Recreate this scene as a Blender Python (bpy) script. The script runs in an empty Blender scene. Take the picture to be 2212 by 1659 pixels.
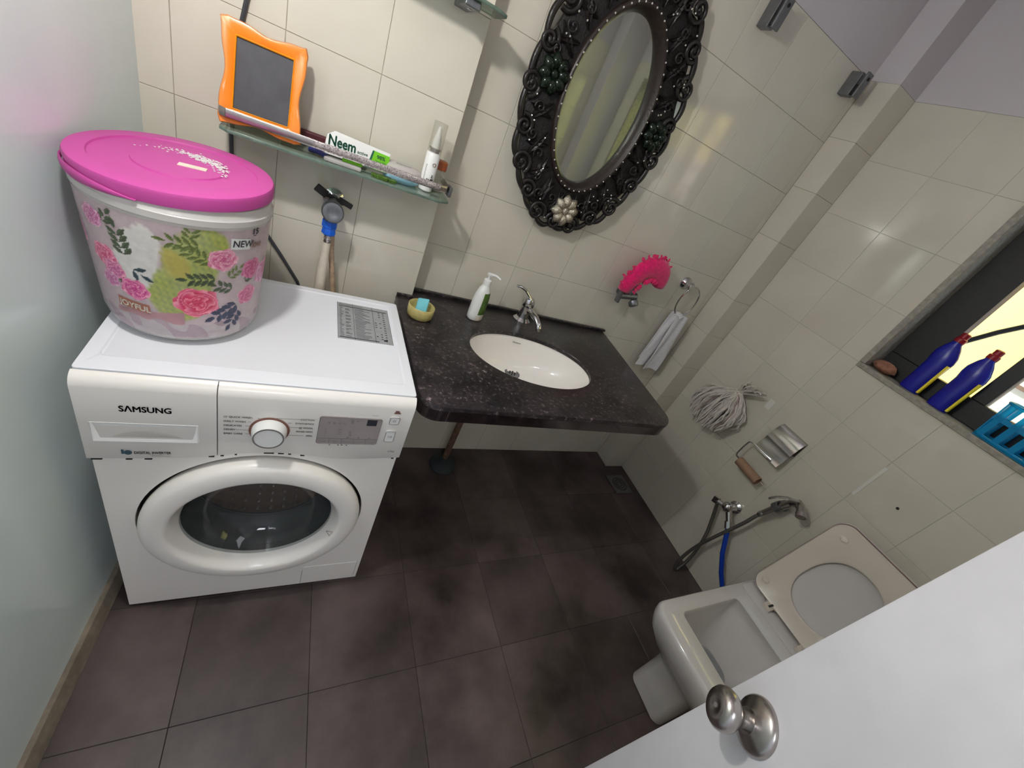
import bpy, math, random
from mathutils import Vector, Matrix
random.seed(7)
sc = bpy.context.scene
col = sc.collection
PI = math.pi

# ------------------------------------------------------------------ camera
cam_d = bpy.data.cameras.new('camera')
cam = bpy.data.objects.new('camera', cam_d)
col.objects.link(cam)
cam_d.sensor_fit = 'HORIZONTAL'
cam_d.sensor_width = 36.0
cam_d.lens = 866.91 / 2212 * 36.0
cam_d.clip_start = 0.02
R = ((0.8687828, -0.31591589, 0.38133135),
     (0.10017958, -0.64201523, -0.76011874),
     (0.48495412, 0.6985797, -0.52612346))
M = Matrix(((R[0][0], -R[1][0], -R[2][0], 0.3251),
            (R[0][1], -R[1][1], -R[2][1], -0.72088),
            (R[0][2], -R[1][2], -R[2][2], 1.47281),
            (0, 0, 0, 1)))
cam.matrix_world = M
sc.camera = cam

# ------------------------------------------------------------------ light, sky, exposure
sc.view_settings.view_transform = 'Standard'
sc.view_settings.look = 'None'
sc.view_settings.gamma = 1.0
sc.view_settings.use_curve_mapping = False
sc.view_settings.exposure = 0.0

world = bpy.data.worlds.new('World')
sc.world = world
world.use_nodes = True
bg = world.node_tree.nodes['Background']
bg.inputs[0].default_value = (0.62, 0.80, 1.0, 1)
bg.inputs[1].default_value = 6.0


def light(name, kind, loc, power, colr, size=0.1, target=None, **kw):
    d = bpy.data.lights.new(name, kind)
    d.energy = power
    d.color = colr
    if kind == 'POINT':
        d.shadow_soft_size = size
    if kind == 'AREA':
        d.shape = 'RECTANGLE'
        d.size, d.size_y = size if isinstance(size, tuple) else (size, size)
    o = bpy.data.objects.new(name, d)
    col.objects.link(o)
    o.location = loc
    if target is not None:
        o.rotation_euler = (Vector(target) - Vector(loc)).to_track_quat('-Z', 'Y').to_euler()
    for k, v in kw.items():
        setattr(d, k, v)
    return o


light('bulb_light', 'POINT', (0.13, -0.12, 1.81), 19.0, (1.0, 0.975, 0.93), 0.03)
light('corridor_light', 'AREA', (0.2, -1.75, 2.30), 15.0, (0.93, 0.95, 1.0), (0.5, 0.5), target=(0.25, -1.6, 0))
light('ceiling_fill', 'AREA', (1.45, -0.75, 2.46), 2.5, (0.90, 0.96, 1.0), (0.5, 0.5), target=(0.9, -0.45, 0))  # added fill under the ceiling, lifts the left wall and softens shadows
sun = light('sun', 'SUN', (1, 0, 5), 9.0, (1.0, 0.93, 0.78), target=(1.62, 0.1, 4.0))
sun.data.angle = 0.01
por = light('window_portal', 'AREA', (2.34, -0.5, 1.6), 1.0, (1, 1, 1), (0.9, 0.7), target=(1.0, -0.5, 1.6))
por.data.cycles.is_portal = True

# ------------------------------------------------------------------ materials


def S(c):
    return tuple(((v / 255.0) / 12.92 if v / 255.0 <= 0.04045 else ((v / 255.0 + 0.055) / 1.055) ** 2.4) for v in c) + (1.0,)


def mat(name, rgb, rough=0.5, metal=0.0, noise=0.0, nscale=8.0, bump=0.0, bscale=60.0, rnd=0.0, rgb2=None,
        trans=0.0, ior=1.45, coat=0.0, emis=None, emstr=0.0, detail=3.0, alpha=1.0, sheen=0.0):
    m = bpy.data.materials.new(name)
    m.use_nodes = True
    nt = m.node_tree
    b = nt.nodes['Principled BSDF']
    c = S(rgb)
    b.inputs['Base Color'].default_value = c
    b.inputs['Roughness'].default_value = rough
    b.inputs['Metallic'].default_value = metal
    b.inputs['IOR'].default_value = ior
    b.inputs['Transmission Weight'].default_value = trans
    b.inputs['Coat Weight'].default_value = coat
    b.inputs['Alpha'].default_value = alpha
    if sheen:
        b.inputs['Sheen Weight'].default_value = sheen
    if emis:
        b.inputs['Emission Color'].default_value = S(emis)
        b.inputs['Emission Strength'].default_value = emstr
    tc = nt.nodes.new('ShaderNodeTexCoord')
    geo = nt.nodes.new('ShaderNodeNewGeometry')
    last = None
    if noise > 0 or rgb2:
        n = nt.nodes.new('ShaderNodeTexNoise')
        n.inputs['Scale'].default_value = nscale
        n.inputs['Detail'].default_value = detail
        n.inputs['Roughness'].default_value = 0.6
        nt.links.new(geo.outputs['Position'], n.inputs['Vector'])
        r = nt.nodes.new('ShaderNodeValToRGB')
        r.color_ramp.elements[0].position = 0.35
        r.color_ramp.elements[1].position = 0.68
        if rgb2:
            r.color_ramp.elements[0].color = c
            r.color_ramp.elements[1].color = S(rgb2)
        else:
            r.color_ramp.elements[0].color = tuple(v * (1 - noise) for v in c[:3]) + (1,)
            r.color_ramp.elements[1].color = tuple(min(1, v * (1 + noise)) for v in c[:3]) + (1,)
        nt.links.new(n.outputs['Fac'], r.inputs['Fac'])
        last = r.outputs['Color']
    if rnd > 0:
        oi = nt.nodes.new('ShaderNodeObjectInfo')
        mr = nt.nodes.new('ShaderNodeMapRange')
        mr.inputs['To Min'].default_value = 1 - rnd
        mr.inputs['To Max'].default_value = 1 + rnd
        nt.links.new(oi.outputs['Random'], mr.inputs['Value'])
        hs = nt.nodes.new('ShaderNodeHueSaturation')
        hs.inputs['Color'].default_value = c
        nt.links.new(mr.outputs['Result'], hs.inputs['Value'])
        if last:
            nt.links.new(last, hs.inputs['Color'])
        last = hs.outputs['Color']
    if last:
        nt.links.new(last, b.inputs['Base Color'])
    if bump > 0:
        n2 = nt.nodes.new('ShaderNodeTexNoise')
        n2.inputs['Scale'].default_value = bscale
        n2.inputs['Detail'].default_value = 2.0
        nt.links.new(geo.outputs['Position'], n2.inputs['Vector'])
        bp = nt.nodes.new('ShaderNodeBump')
        bp.inputs['Strength'].default_value = bump
        bp.inputs['Distance'].default_value = 0.002
        nt.links.new(n2.outputs['Fac'], bp.inputs['Height'])
        nt.links.new(bp.outputs['Normal'], b.inputs['Normal'])
    return m


T = {}
T['tile'] = mat('cream_tile', (209, 203, 189), 0.10, noise=0.03, nscale=5, ior=1.62, rnd=0.02, bump=0.06, bscale=9)
T['tile_cool'] = mat('pale_tile', (222, 234, 234), 0.15, noise=0.02, nscale=4, rnd=0.012, bump=0.05, bscale=9)
T['grout'] = mat('grout', (150, 144, 130), 0.9, noise=0.2, nscale=30)
T['grout_cool'] = mat('grout_pale', (182, 184, 178), 0.9, noise=0.06, nscale=30)
T['paint'] = mat('lilac_white_paint', (198, 191, 195), 0.75, noise=0.02, nscale=3, bump=0.1, bscale=120)
T['floor'] = mat('dark_floor_tile', (42, 33, 31), 0.4, nscale=2.6, rgb2=(98, 84, 83), rnd=0.18, bump=0.12, bscale=40, detail=6)
T['floor_grout'] = mat('floor_grout', (42, 34, 33), 0.9)
T['cement'] = mat('cement_edge', (128, 117, 102), 0.85, noise=0.22, nscale=25, bump=0.3, bscale=90)
T['white_enamel'] = mat('white_enamel', (238, 234, 228), 0.28, noise=0.008, nscale=3, coat=0.2)
T['white_top'] = mat('white_lid_enamel', (234, 236, 242), 0.3, noise=0.008, nscale=3)
T['white_plastic'] = mat('white_plastic', (228, 228, 226), 0.22, noise=0.008, nscale=6)
T['gap'] = mat('dark_gap', (38, 34, 33), 0.8, noise=0.2)
T['rubber'] = mat('grey_rubber', (62, 68, 70), 0.45, noise=0.12, nscale=40, bump=0.15, bscale=120)
T['steel_drum'] = mat('drum_steel', (222, 200, 184), 0.25, 0.8, noise=0.1, nscale=20)
T['drum_front'] = mat('dark_drum_front', (52, 54, 56), 0.4, 0.2, noise=0.1)
T['mid_ring'] = mat('thin_steel_ring', (190, 186, 180), 0.3, 1.0)
T['chrome'] = mat('chrome', (206, 206, 208), 0.12, 1.0, noise=0.03, nscale=30)
T['steel'] = mat('brushed_steel', (178, 172, 168), 0.27, 1.0, noise=0.08, nscale=50)
T['dull_metal'] = mat('dull_metal', (128, 130, 134), 0.42, 0.9, noise=0.12, nscale=60, bump=0.2, bscale=150)
T['lcd'] = mat('display_grey', (158, 148, 148), 0.25, noise=0.03, nscale=40)
T['ink'] = mat('ink_dark', (44, 46, 54), 0.5, noise=0.1)
T['ink_grey'] = mat('ink_grey', (120, 116, 114), 0.5, noise=0.1)
T['ink_teal'] = mat('ink_teal', (58, 84, 98), 0.5, noise=0.1)
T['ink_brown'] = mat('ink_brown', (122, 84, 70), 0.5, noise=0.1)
T['label_grey'] = mat('label_silver', (158, 160, 162), 0.4, noise=0.06, nscale=40)
T['porcelain'] = mat('porcelain', (240, 235, 229), 0.1, noise=0.01, nscale=5, coat=0.3)
T['porcelain_wc'] = mat('wc_porcelain', (206, 202, 200), 0.1, noise=0.02, nscale=6, coat=0.3)
T['seat_plastic'] = mat('wc_seat_plastic', (214, 204, 192), 0.22, noise=0.02, nscale=8)
T['lid_plastic'] = mat('wc_lid_plastic', (196, 192, 190), 0.3, noise=0.02, nscale=8)
T['white_door'] = mat('white_laminate', (214, 212, 216), 0.42, noise=0.05, nscale=7, bump=0.05, bscale=60)
T['orange'] = mat('orange_plastic', (238, 130, 12), 0.28, noise=0.06, nscale=25, coat=0.3)
T['slate'] = mat('slate_board', (66, 66, 72), 0.6, noise=0.15, nscale=30)
T['orange_in'] = mat('amber_plastic', (248, 162, 30), 0.3, noise=0.04)
T['pink'] = mat('pink_plastic', (188, 72, 150), 0.45, noise=0.03, nscale=6)
T['magenta_cloth'] = mat('magenta_cloth', (226, 14, 104), 0.9, noise=0.15, nscale=80, bump=0.6, bscale=300, sheen=0.4)
T['towel'] = mat('white_towel', (226, 224, 226), 0.95, noise=0.05, nscale=60, bump=0.7, bscale=350, sheen=0.3)
T['mop'] = mat('cotton_strand', (206, 198, 190), 0.95, noise=0.14, nscale=35, bump=0.5, bscale=400)
T['mop_dirty'] = mat('soiled_cotton', (160, 138, 130), 0.95, noise=0.3, nscale=60)
T['black_metal'] = mat('black_painted_metal', (24, 22, 22), 0.5, noise=0.2, nscale=30)
T['black_plastic'] = mat('black_plastic', (28, 26, 27), 0.4, noise=0.15, nscale=30)
T['cord'] = mat('grey_cord', (60, 62, 68), 0.5, noise=0.1)
T['blue_plastic'] = mat('blue_plastic', (20, 96, 214), 0.3, noise=0.05)
T['blue_hose'] = mat('blue_hose', (18, 62, 176), 0.35, noise=0.06, bump=0.4, bscale=400)
T['hose_white'] = mat('ivory_hose', (214, 204, 188), 0.45, noise=0.06, nscale=30)
T['hose_brown'] = mat('stained_hose', (176, 152, 128), 0.5, noise=0.2, nscale=50)
T['flex'] = mat('flexible_steel_hose', (122, 118, 114), 0.35, 0.85, noise=0.1, bump=0.8, bscale=500)
T['card'] = mat('cardboard', (152, 120, 96), 0.9, noise=0.08, nscale=40)
T['onyx'] = mat('yellow_onyx', (190, 176, 112), 0.3, noise=0.16, nscale=40, coat=0.3)
T['soap'] = mat('aqua_soap', (112, 196, 208), 0.5, noise=0.04)
T['green'] = mat('label_green', (112, 190, 24), 0.4, noise=0.05)
T['dark_green'] = mat('label_dark_green', (22, 92, 72), 0.4, noise=0.05)
T['olive_label'] = mat('olive_green_label', (74, 104, 36), 0.4, noise=0.3, nscale=80)
T['lightblue'] = mat('pale_blue_plastic', (158, 204, 226), 0.35, noise=0.03)
T['maroon'] = mat('maroon_plastic', (84, 34, 42), 0.5, noise=0.2, nscale=40)
T['brown_cap'] = mat('brown_lid', (156, 82, 44), 0.4, noise=0.1)
T['navy'] = mat('navy_plastic', (28, 36, 104), 0.4, noise=0.05)
T['bottle_blue'] = mat('deep_blue_plastic', (24, 28, 150), 0.3, noise=0.08, nscale=40)
T['bottle_red'] = mat('dark_red_cap', (140, 16, 34), 0.35, noise=0.08)
T['yellow'] = mat('plain_yellow', (240, 220, 40), 0.4, noise=0.05)
T['stone_brown'] = mat('pumice_brown', (150, 104, 84), 0.9, noise=0.25, nscale=60, bump=0.8, bscale=120)
T['granite_edge'] = mat('grey_stone_trim', (150, 144, 134), 0.5, noise=0.2, nscale=60)
T['yellow_wall'] = mat('yellow_building_paint', (238, 206, 112), 0.9, noise=0.05, nscale=4, bump=0.3, bscale=30)
T['pink_wall'] = mat('pinkish_white_paint', (232, 210, 204), 0.9, noise=0.03)
T['wood_dark'] = mat('black_carved_wood', (27, 22, 22), 0.38, noise=0.3, nscale=50, bump=0.5, bscale=140, coat=0.1)
T['wood_rim'] = mat('dark_brown_rim', (40, 30, 27), 0.35, noise=0.35, nscale=90, bump=0.3, bscale=200)
T['wood_back'] = mat('carved_ground', (20, 16, 16), 0.6, noise=0.3, nscale=70, bump=1.0, bscale=160)
T['silver'] = mat('silver_paint', (188, 180, 164), 0.32, 0.9, noise=0.35, nscale=220, bump=1.0, bscale=420)
T['green_black'] = mat('green_black_enamel', (22, 34, 24), 0.16, 0.3, noise=0.4, nscale=90)
T['bead'] = mat('silver_bead', (250, 246, 236), 0.15, 0.6, noise=0.02)
T['mirror'] = mat('mirror_silvering', (214, 222, 210), 0.03, 1.0, noise=0.01)
T['joy_plate'] = mat('terracotta_label', (170, 110, 92), 0.4, noise=0.05)
T['grip_grey'] = mat('shaded_plastic', (184, 180, 174), 0.5, noise=0.02)
T['granite_dark'] = mat('polished_black_granite', (26, 20, 22), 0.14, nscale=30, rgb2=(52, 40, 42), coat=0.3)
T['tape_pale'] = mat('pale_tape', (216, 214, 206), 0.5, noise=0.03)
T['grout_left'] = mat('grout_left', (196, 206, 208), 0.9, noise=0.05)
T['rusty'] = mat('rusty_pipe', (104, 78, 62), 0.7, noise=0.4, nscale=40)
T['blue_grey'] = mat('blue_grey_rubber', (44, 50, 54), 0.7, noise=0.2)
T['transl_white'] = mat('frosted_plastic', (232, 226, 224), 0.42, noise=0.02, trans=0.55, ior=1.2)
T['water'] = mat('clear_water', (230, 235, 238), 0.02, trans=1.0, ior=1.33, noise=0.01)
T['cyan_plastic'] = mat('translucent_cyan_plastic', (20, 170, 226), 0.2, noise=0.05, trans=0.5, ior=1.3)


def glassy(name, rgb, rough, tint):
    m = bpy.data.materials.new(name)
    m.use_nodes = True
    nt = m.node_tree
    nt.nodes.remove(nt.nodes['Principled BSDF'])
    out = nt.nodes['Material Output']
    tr = nt.nodes.new('ShaderNodeBsdfTransparent')
    n = nt.nodes.new('ShaderNodeTexNoise')
    n.inputs['Scale'].default_value = 20
    mx0 = nt.nodes.new('ShaderNodeMixRGB')
    mx0.inputs[1].default_value = S(rgb)
    mx0.inputs[2].default_value = tuple(v * 0.94 for v in S(rgb)[:3]) + (1,)
    nt.links.new(n.outputs['Fac'], mx0.inputs[0])
    nt.links.new(mx0.outputs[0], tr.inputs[0])
    gl = nt.nodes.new('ShaderNodeBsdfGlossy')
    gl.inputs['Roughness'].default_value = rough
    df = nt.nodes.new('ShaderNodeBsdfDiffuse')
    df.inputs[0].default_value = S(rgb)
    mA = nt.nodes.new('ShaderNodeMixShader')
    mA.inputs[0].default_value = tint
    nt.links.new(tr.outputs[0], mA.inputs[1])
    nt.links.new(df.outputs[0], mA.inputs[2])
    lw = nt.nodes.new('ShaderNodeLayerWeight')
    lw.inputs[0].default_value = 0.5
    pw_ = nt.nodes.new('ShaderNodeMath')
    pw_.operation = 'POWER'
    pw_.inputs[1].default_value = 4.0
    nt.links.new(lw.outputs['Facing'], pw_.inputs[0])
    fr = nt.nodes.new('ShaderNodeMath')
    fr.operation = 'MULTIPLY_ADD'
    fr.inputs[1].default_value = 0.7
    fr.inputs[2].default_value = 0.045
    nt.links.new(pw_.outputs[0], fr.inputs[0])
    mB = nt.nodes.new('ShaderNodeMixShader')
    nt.links.new(fr.outputs[0], mB.inputs[0])
    nt.links.new(mA.outputs[0], mB.inputs[1])
    nt.links.new(gl.outputs[0], mB.inputs[2])
    nt.links.new(mB.outputs[0], out.inputs[0])
    return m


T['glass'] = glassy('clear_glass', (236, 244, 240), 0.02, 0.05)
T['smoky_glass'] = glassy('smoky_glass', (214, 218, 218), 0.03, 0.05)
T['shelf_glass'] = glassy('dusty_green_glass', (176, 196, 180), 0.06, 0.38)
T['glass_edge'] = mat('glass_green_edge', (104, 124, 112), 0.2, noise=0.2, nscale=40)
T['cap_clear'] = glassy('hazy_clear_cap', (240, 239, 234), 0.1, 0.10)
T['body_clear'] = glassy('hazy_clear_bucket', (246, 243, 240), 0.2, 0.55)


def granite():
    m = mat('black_granite', (34, 30, 32), 0.3)
    nt = m.node_tree
    b = nt.nodes['Principled BSDF']
    geo = nt.nodes.new('ShaderNodeNewGeometry')
    n1 = nt.nodes.new('ShaderNodeTexNoise')
    n1.inputs['Scale'].default_value = 75
    n1.inputs['Detail'].default_value = 9
    n1.inputs['Roughness'].default_value = 0.72
    n2 = nt.nodes.new('ShaderNodeTexNoise')
    n2.inputs['Scale'].default_value = 13
    n2.inputs['Detail'].default_value = 3
    r1 = nt.nodes.new('ShaderNodeValToRGB')
    e = r1.color_ramp.elements
    e[0].position = 0.42
    e[0].color = S((34, 31, 33))
    e[1].position = 0.74
    e[1].color = S((160, 154, 155))
    k = e.new(0.57)
    k.color = S((50, 46, 48))
    r2 = nt.nodes.new('ShaderNodeValToRGB')
    r2.color_ramp.elements[0].position = 0.4
    r2.color_ramp.elements[0].color = (0.6, 0.58, 0.6, 1)
    r2.color_ramp.elements[1].position = 0.72
    r2.color_ramp.elements[1].color = (1.7, 1.5, 1.48, 1)
    mx = nt.nodes.new('ShaderNodeMixRGB')
    mx.blend_type = 'MULTIPLY'
    mx.inputs[0].default_value = 1
    for n in (n1, n2):
        nt.links.new(geo.outputs['Position'], n.inputs['Vector'])
    nt.links.new(n1.outputs['Fac'], r1.inputs['Fac'])
    nt.links.new(n2.outputs['Fac'], r2.inputs['Fac'])
    nt.links.new(r1.outputs[0], mx.inputs[1])
    nt.links.new(r2.outputs[0], mx.inputs[2])
    nt.links.new(mx.outputs[0], b.inputs['Base Color'])
    return m


T['granite'] = granite()


def glitter():
    m = mat('glitter_tape', (150, 138, 140), 0.2, 0.85)
    nt = m.node_tree
    b = nt.nodes['Principled BSDF']
    geo = nt.nodes.new('ShaderNodeNewGeometry')
    v = nt.nodes.new('ShaderNodeTexVoronoi')
    v.inputs['Scale'].default_value = 420
    bp = nt.nodes.new('ShaderNodeBump')
    bp.inputs['Distance'].default_value = 0.004
    nt.links.new(geo.outputs['Position'], v.inputs['Vector'])
    nt.links.new(v.outputs['Color'], bp.inputs['Height'])
    nt.links.new(bp.outputs['Normal'], b.inputs['Normal'])
    r = nt.nodes.new('ShaderNodeValToRGB')
    r.color_ramp.elements[0].color = S((120, 108, 112))
    r.color_ramp.elements[1].color = S((255, 244, 236))
    nt.links.new(v.outputs['Color'], r.inputs['Fac'])
    nt.links.new(r.outputs[0], b.inputs['Base Color'])
    return m


T['glitter'] = glitter()


def print_mat():
    m = bpy.data.materials.new('printed_film')
    m.use_nodes = True
    nt = m.node_tree
    b = nt.nodes['Principled BSDF']
    a = nt.nodes.new('ShaderNodeAttribute')
    a.attribute_name = 'print'
    n = nt.nodes.new('ShaderNodeTexNoise')
    n.inputs['Scale'].default_value = 70
    n.inputs['Detail'].default_value = 5
    tc = nt.nodes.new('ShaderNodeTexCoord')
    nt.links.new(tc.outputs['Object'], n.inputs['Vector'])
    mr = nt.nodes.new('ShaderNodeMapRange')
    mr.inputs['To Min'].default_value = 0.78
    mr.inputs['To Max'].default_value = 1.2
    nt.links.new(n.outputs['Fac'], mr.inputs['Value'])
    mx = nt.nodes.new('ShaderNodeMixRGB')
    mx.blend_type = 'MULTIPLY'
    mx.inputs[0].default_value = 1
    nt.links.new(a.outputs['Color'], mx.inputs[1])
    nt.links.new(mr.outputs['Result'], mx.inputs[2])
    nt.links.new(mx.outputs[0], b.inputs['Base Color'])
    nt.links.new(a.outputs['Alpha'], b.inputs['Alpha'])
    b.inputs['Roughness'].default_value = 0.3
    return m


T['print'] = print_mat()

# ------------------------------------------------------------------ mesh builder


class MB:
    def __init__(s):
        s.v = []
        s.f = []
        s.m = []
        s.X = None

    def add(s, vs, fs, mi=0):
        k = len(s.v)
        if s.X is not None:
            vs = [s.X @ Vector(p) for p in vs]
        s.v += [tuple(p) for p in vs]
        s.f += [tuple(i + k for i in f) for f in fs]
        s.m += [mi] * len(fs)
        return s

    def box(s, a, b, mi=0):
        x0, y0, z0 = a
        x1, y1, z1 = b
        vs = [(x0, y0, z0), (x1, y0, z0), (x1, y1, z0), (x0, y1, z0), (x0, y0, z1), (x1, y0, z1), (x1, y1, z1), (x0, y1, z1)]
        return s.add(vs, [(0, 3, 2, 1), (4, 5, 6, 7), (0, 1, 5, 4), (1, 2, 6, 5), (2, 3, 7, 6), (3, 0, 4, 7)], mi)

    def obox(s, c, u, v, w, mi=0):
        c, u, v, w = map(Vector, (c, u, v, w))
        vs = [c + i * u + j * v + k * w for i, j, k in ((-1, -1, -1), (1, -1, -1), (1, 1, -1), (-1, 1, -1), (-1, -1, 1), (1, -1, 1), (1, 1, 1), (-1, 1, 1))]
        fs = [(0, 3, 2, 1), (4, 5, 6, 7), (0, 1, 5, 4), (1, 2, 6, 5), (2, 3, 7, 6), (3, 0, 4, 7)]
        if u.cross(v).dot(w) < 0:
            fs = [f[::-1] for f in fs]
        return s.add(vs, fs, mi)

    def loft(s, loops, mi=0, cap0=True, cap1=True, closed=False):
        n = len(loops[0])
        vs = [p for L in loops for p in L]
        fs = []
        m = len(loops)
        for i in range(m if closed else m - 1):
            a, b = i * n, ((i + 1) % m) * n
            for j in range(n):
                k = (j + 1) % n
                fs.append((a + j, a + k, b + k, b + j))
        if not closed:
            if cap0:
                fs.append(tuple(range(n))[::-1])
            if cap1:
                fs.append(tuple((m - 1) * n + j for j in range(n)))
        return s.add(vs, fs, mi)

    def lathe(s, prof, o=(0, 0, 0), ax=(0, 0, 1), n=32, mi=0, cap0=True, cap1=True, sx=1.0, ref=None):
        ax = Vector(ax).normalized()
        o = Vector(o)
        r = Vector(ref) if ref else (Vector((1, 0, 0)) if abs(ax.x) < 0.9 else Vector((0, 1, 0)))
        u = (r - ax * r.dot(ax)).normalized()
        w = ax.cross(u)
        loops = []
        for rad, h in prof:
            rad = max(rad, 1e-5)
            loops.append([o + ax * h + u * (sx * rad * math.cos(2 * PI * j / n)) + w * (rad * math.sin(2 * PI * j / n)) for j in range(n)])
        return s.loft(loops, mi, cap0, cap1)

    def cyl(s, a, b, r, r2=None, n=20, mi=0):
        a, b = Vector(a), Vector(b)
        L = (b - a).length
        return s.lathe([(r, 0), (r2 if r2 is not None else r, L)], a, b - a, n, mi)

    def tube(s, pts, r, n=8, mi=0, closed=False, flat=None):
        pts = [Vector(p) for p in pts]
        m = len(pts)
        loops = []
        prev = None
        for i, p in enumerate(pts):
            if closed:
                t = pts[(i + 1) % m] - pts[i - 1]
            else:
                t = pts[min(i + 1, m - 1)] - pts[max(i - 1, 0)]
            t.normalize()
            if prev is None:
                ref = Vector(flat) if flat else (Vector((0, 0, 1)) if abs(t.z) < 0.9 else Vector((1, 0, 0)))
                u = (ref - t * ref.dot(t)).normalized()
            else:
                u = (prev - t * prev.dot(t)).normalized()
            prev = u
            w = t.cross(u)
            rr = r(i / (m - 1)) if callable(r) else r
            ru, rw = rr if isinstance(rr, tuple) else (rr, rr)
            loops.append([p + u * (ru * math.cos(2 * PI * j / n)) + w * (rw * math.sin(2 * PI * j / n)) for j in range(n)])
        return s.loft(loops, mi, closed=closed)

    def ball(s, c, r, n=12, mi=0, sq=(1, 1, 1)):
        c = Vector(c)
        k = max(4, n // 2)
        loops = []
        for i in range(k + 1):
            a = PI * i / k
            rr = max(math.sin(a), 1e-4) * r
            loops.append([c + Vector((rr * math.cos(2 * PI * j / n) * sq[0], rr * math.sin(2 * PI * j / n) * sq[1], -r * math.cos(a) * sq[2])) for j in range(n)])
        return s.loft(loops, mi)

    def prism(s, poly, d, mi=0):
        """poly: list of 3D points (planar), extruded along d"""
        d = Vector(d)
        return s.loft([[Vector(p) for p in poly], [Vector(p) + d for p in poly]], mi)

    def build(s, name, m, parent=None, bevel=0.0, seg=2, smooth=True, angle=38, fix=True):
        me = bpy.data.meshes.new(name)
        me.from_pydata(s.v, [], s.f)
        ms = m if isinstance(m, (list, tuple)) else [m]
        for x in ms:
            me.materials.append(T[x] if isinstance(x, str) else x)
        me.polygons.foreach_set('material_index', s.m)
        if fix:
            import bmesh
            bm = bmesh.new()
            bm.from_mesh(me)
            bmesh.ops.recalc_face_normals(bm, faces=bm.faces)
            bm.to_mesh(me)
            bm.free()
        if smooth:
            me.polygons.foreach_set('use_smooth', [True] * len(me.polygons))
            me.set_sharp_from_angle(angle=math.radians(angle))
        me.update()
        o = bpy.data.objects.new(name, me)
        col.objects.link(o)
        if parent:
            o.parent = parent
            o.matrix_parent_inverse = parent.matrix_basis.inverted()
        if bevel:
            b = o.modifiers.new('bevel', 'BEVEL')
            b.width = bevel
            b.segments = seg
            b.limit_method = 'ANGLE'
            b.angle_limit = math.radians(40)
            b.harden_normals = smooth
        return o


def thing(name, label, cat, loc=(0, 0, 0), group=None):
    o = bpy.data.objects.new(name, None)
    o.empty_display_size = 0.05
    col.objects.link(o)
    o.location = loc
    o['label'] = label
    o['category'] = cat
    if group:
        o['group'] = group
    bpy.context.view_layer.update()
    return o


def tag(o, label, cat, group=None):
    o['label'] = label
    o['category'] = cat
    if group:
        o['group'] = group
    return o


def struct(o):
    o['kind'] = 'structure'
    return o


_tc = {}


def text_geo(s, size, bold=0.0):
    k = (s, size, bold)
    if k in _tc:
        return _tc[k]
    cu = bpy.data.curves.new('t', 'FONT')
    cu.body = s
    cu.size = size
    cu.resolution_u = 3
    ob = bpy.data.objects.new('t', cu)
    col.objects.link(ob)
    bpy.context.view_layer.update()
    me = bpy.data.meshes.new_from_object(ob)
    vs = [tuple(v.co) for v in me.vertices]
    fs = [tuple(p.vertices) for p in me.polygons]
    if bold:
        n0, v0, f0 = len(vs), list(vs), list(fs)
        for q, (dx, dy) in enumerate(((bold, 0), (-bold, 0), (0, bold), (0, -bold))):
            vs += [(x + dx, y + dy, z) for x, y, z in v0]
            fs += [tuple(i + n0 * (q + 1) for i in f) for f in f0]
    bpy.data.objects.remove(ob)
    bpy.data.curves.remove(cu)
    bpy.data.meshes.remove(me)
    _tc[k] = (vs, fs)
    return vs, fs


def put_text(mb, s, size, o, u, v, mi=0, bold=0.0, sx=1.0, align='L', width=None):
    vs, fs = text_geo(s, size, bold)
    if not vs:
        return mb
    x0 = min(p[0] for p in vs)
    x1 = max(p[0] for p in vs)
    if width:
        sx = width / (x1 - x0)
    off = {'L': x0, 'C': (x0 + x1) / 2, 'R': x1}[align]
    o, u, v = Vector(o), Vector(u), Vector(v)
    return mb.add([o + u * ((p[0] - off) * sx) + v * p[1] for p in vs], fs, mi)


def rrect(x0, y0, x1, y1, r, n=6):
    """rounded rectangle loop (2D), counter-clockwise"""
    pts = []
    for cx, cy, a0 in ((x1 - r, y1 - r, 0), (x0 + r, y1 - r, 90), (x0 + r, y0 + r, 180), (x1 - r, y0 + r, 270)):
        for i in range(n + 1):
            a = math.radians(a0 + 90 * i / n)
            pts.append((cx + r * math.cos(a), cy + r * math.sin(a)))
    return pts


def ray_loop(poly, c, n):
    """resample a star-shaped 2D polygon at n equal angles about c"""
    out = []
    m = len(poly)
    for j in range(n):
        a = 2 * PI * j / n
        dx, dy = math.cos(a), math.sin(a)
        best = None
        for i in range(m):
            x1, y1 = poly[i][0] - c[0], poly[i][1] - c[1]
            x2, y2 = poly[(i + 1) % m][0] - c[0], poly[(i + 1) % m][1] - c[1]
            ex, ey = x2 - x1, y2 - y1
            den = dx * ey - dy * ex
            if abs(den) < 1e-12:
                continue
            t = (x1 * ey - y1 * ex) / den
            q = (x1 * dy - y1 * dx) / den
            if t > 0 and -1e-6 <= q <= 1 + 1e-6 and (best is None or t > best):
                best = t
        out.append((c[0] + dx * (best or 0), c[1] + dy * (best or 0)))
    return out


def angles_corner(poly, c, n):
    """angles: n even ones plus those of the polygon's own corners, sorted"""
    A = [2 * PI * j / n for j in range(n)] + [math.atan2(p[1] - c[1], p[0] - c[0]) % (2 * PI) for p in poly]
    A = sorted(A)
    out = []
    for a in A:
        if not out or a - out[-1] > 1e-3:
            out.append(a)
    return out


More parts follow.
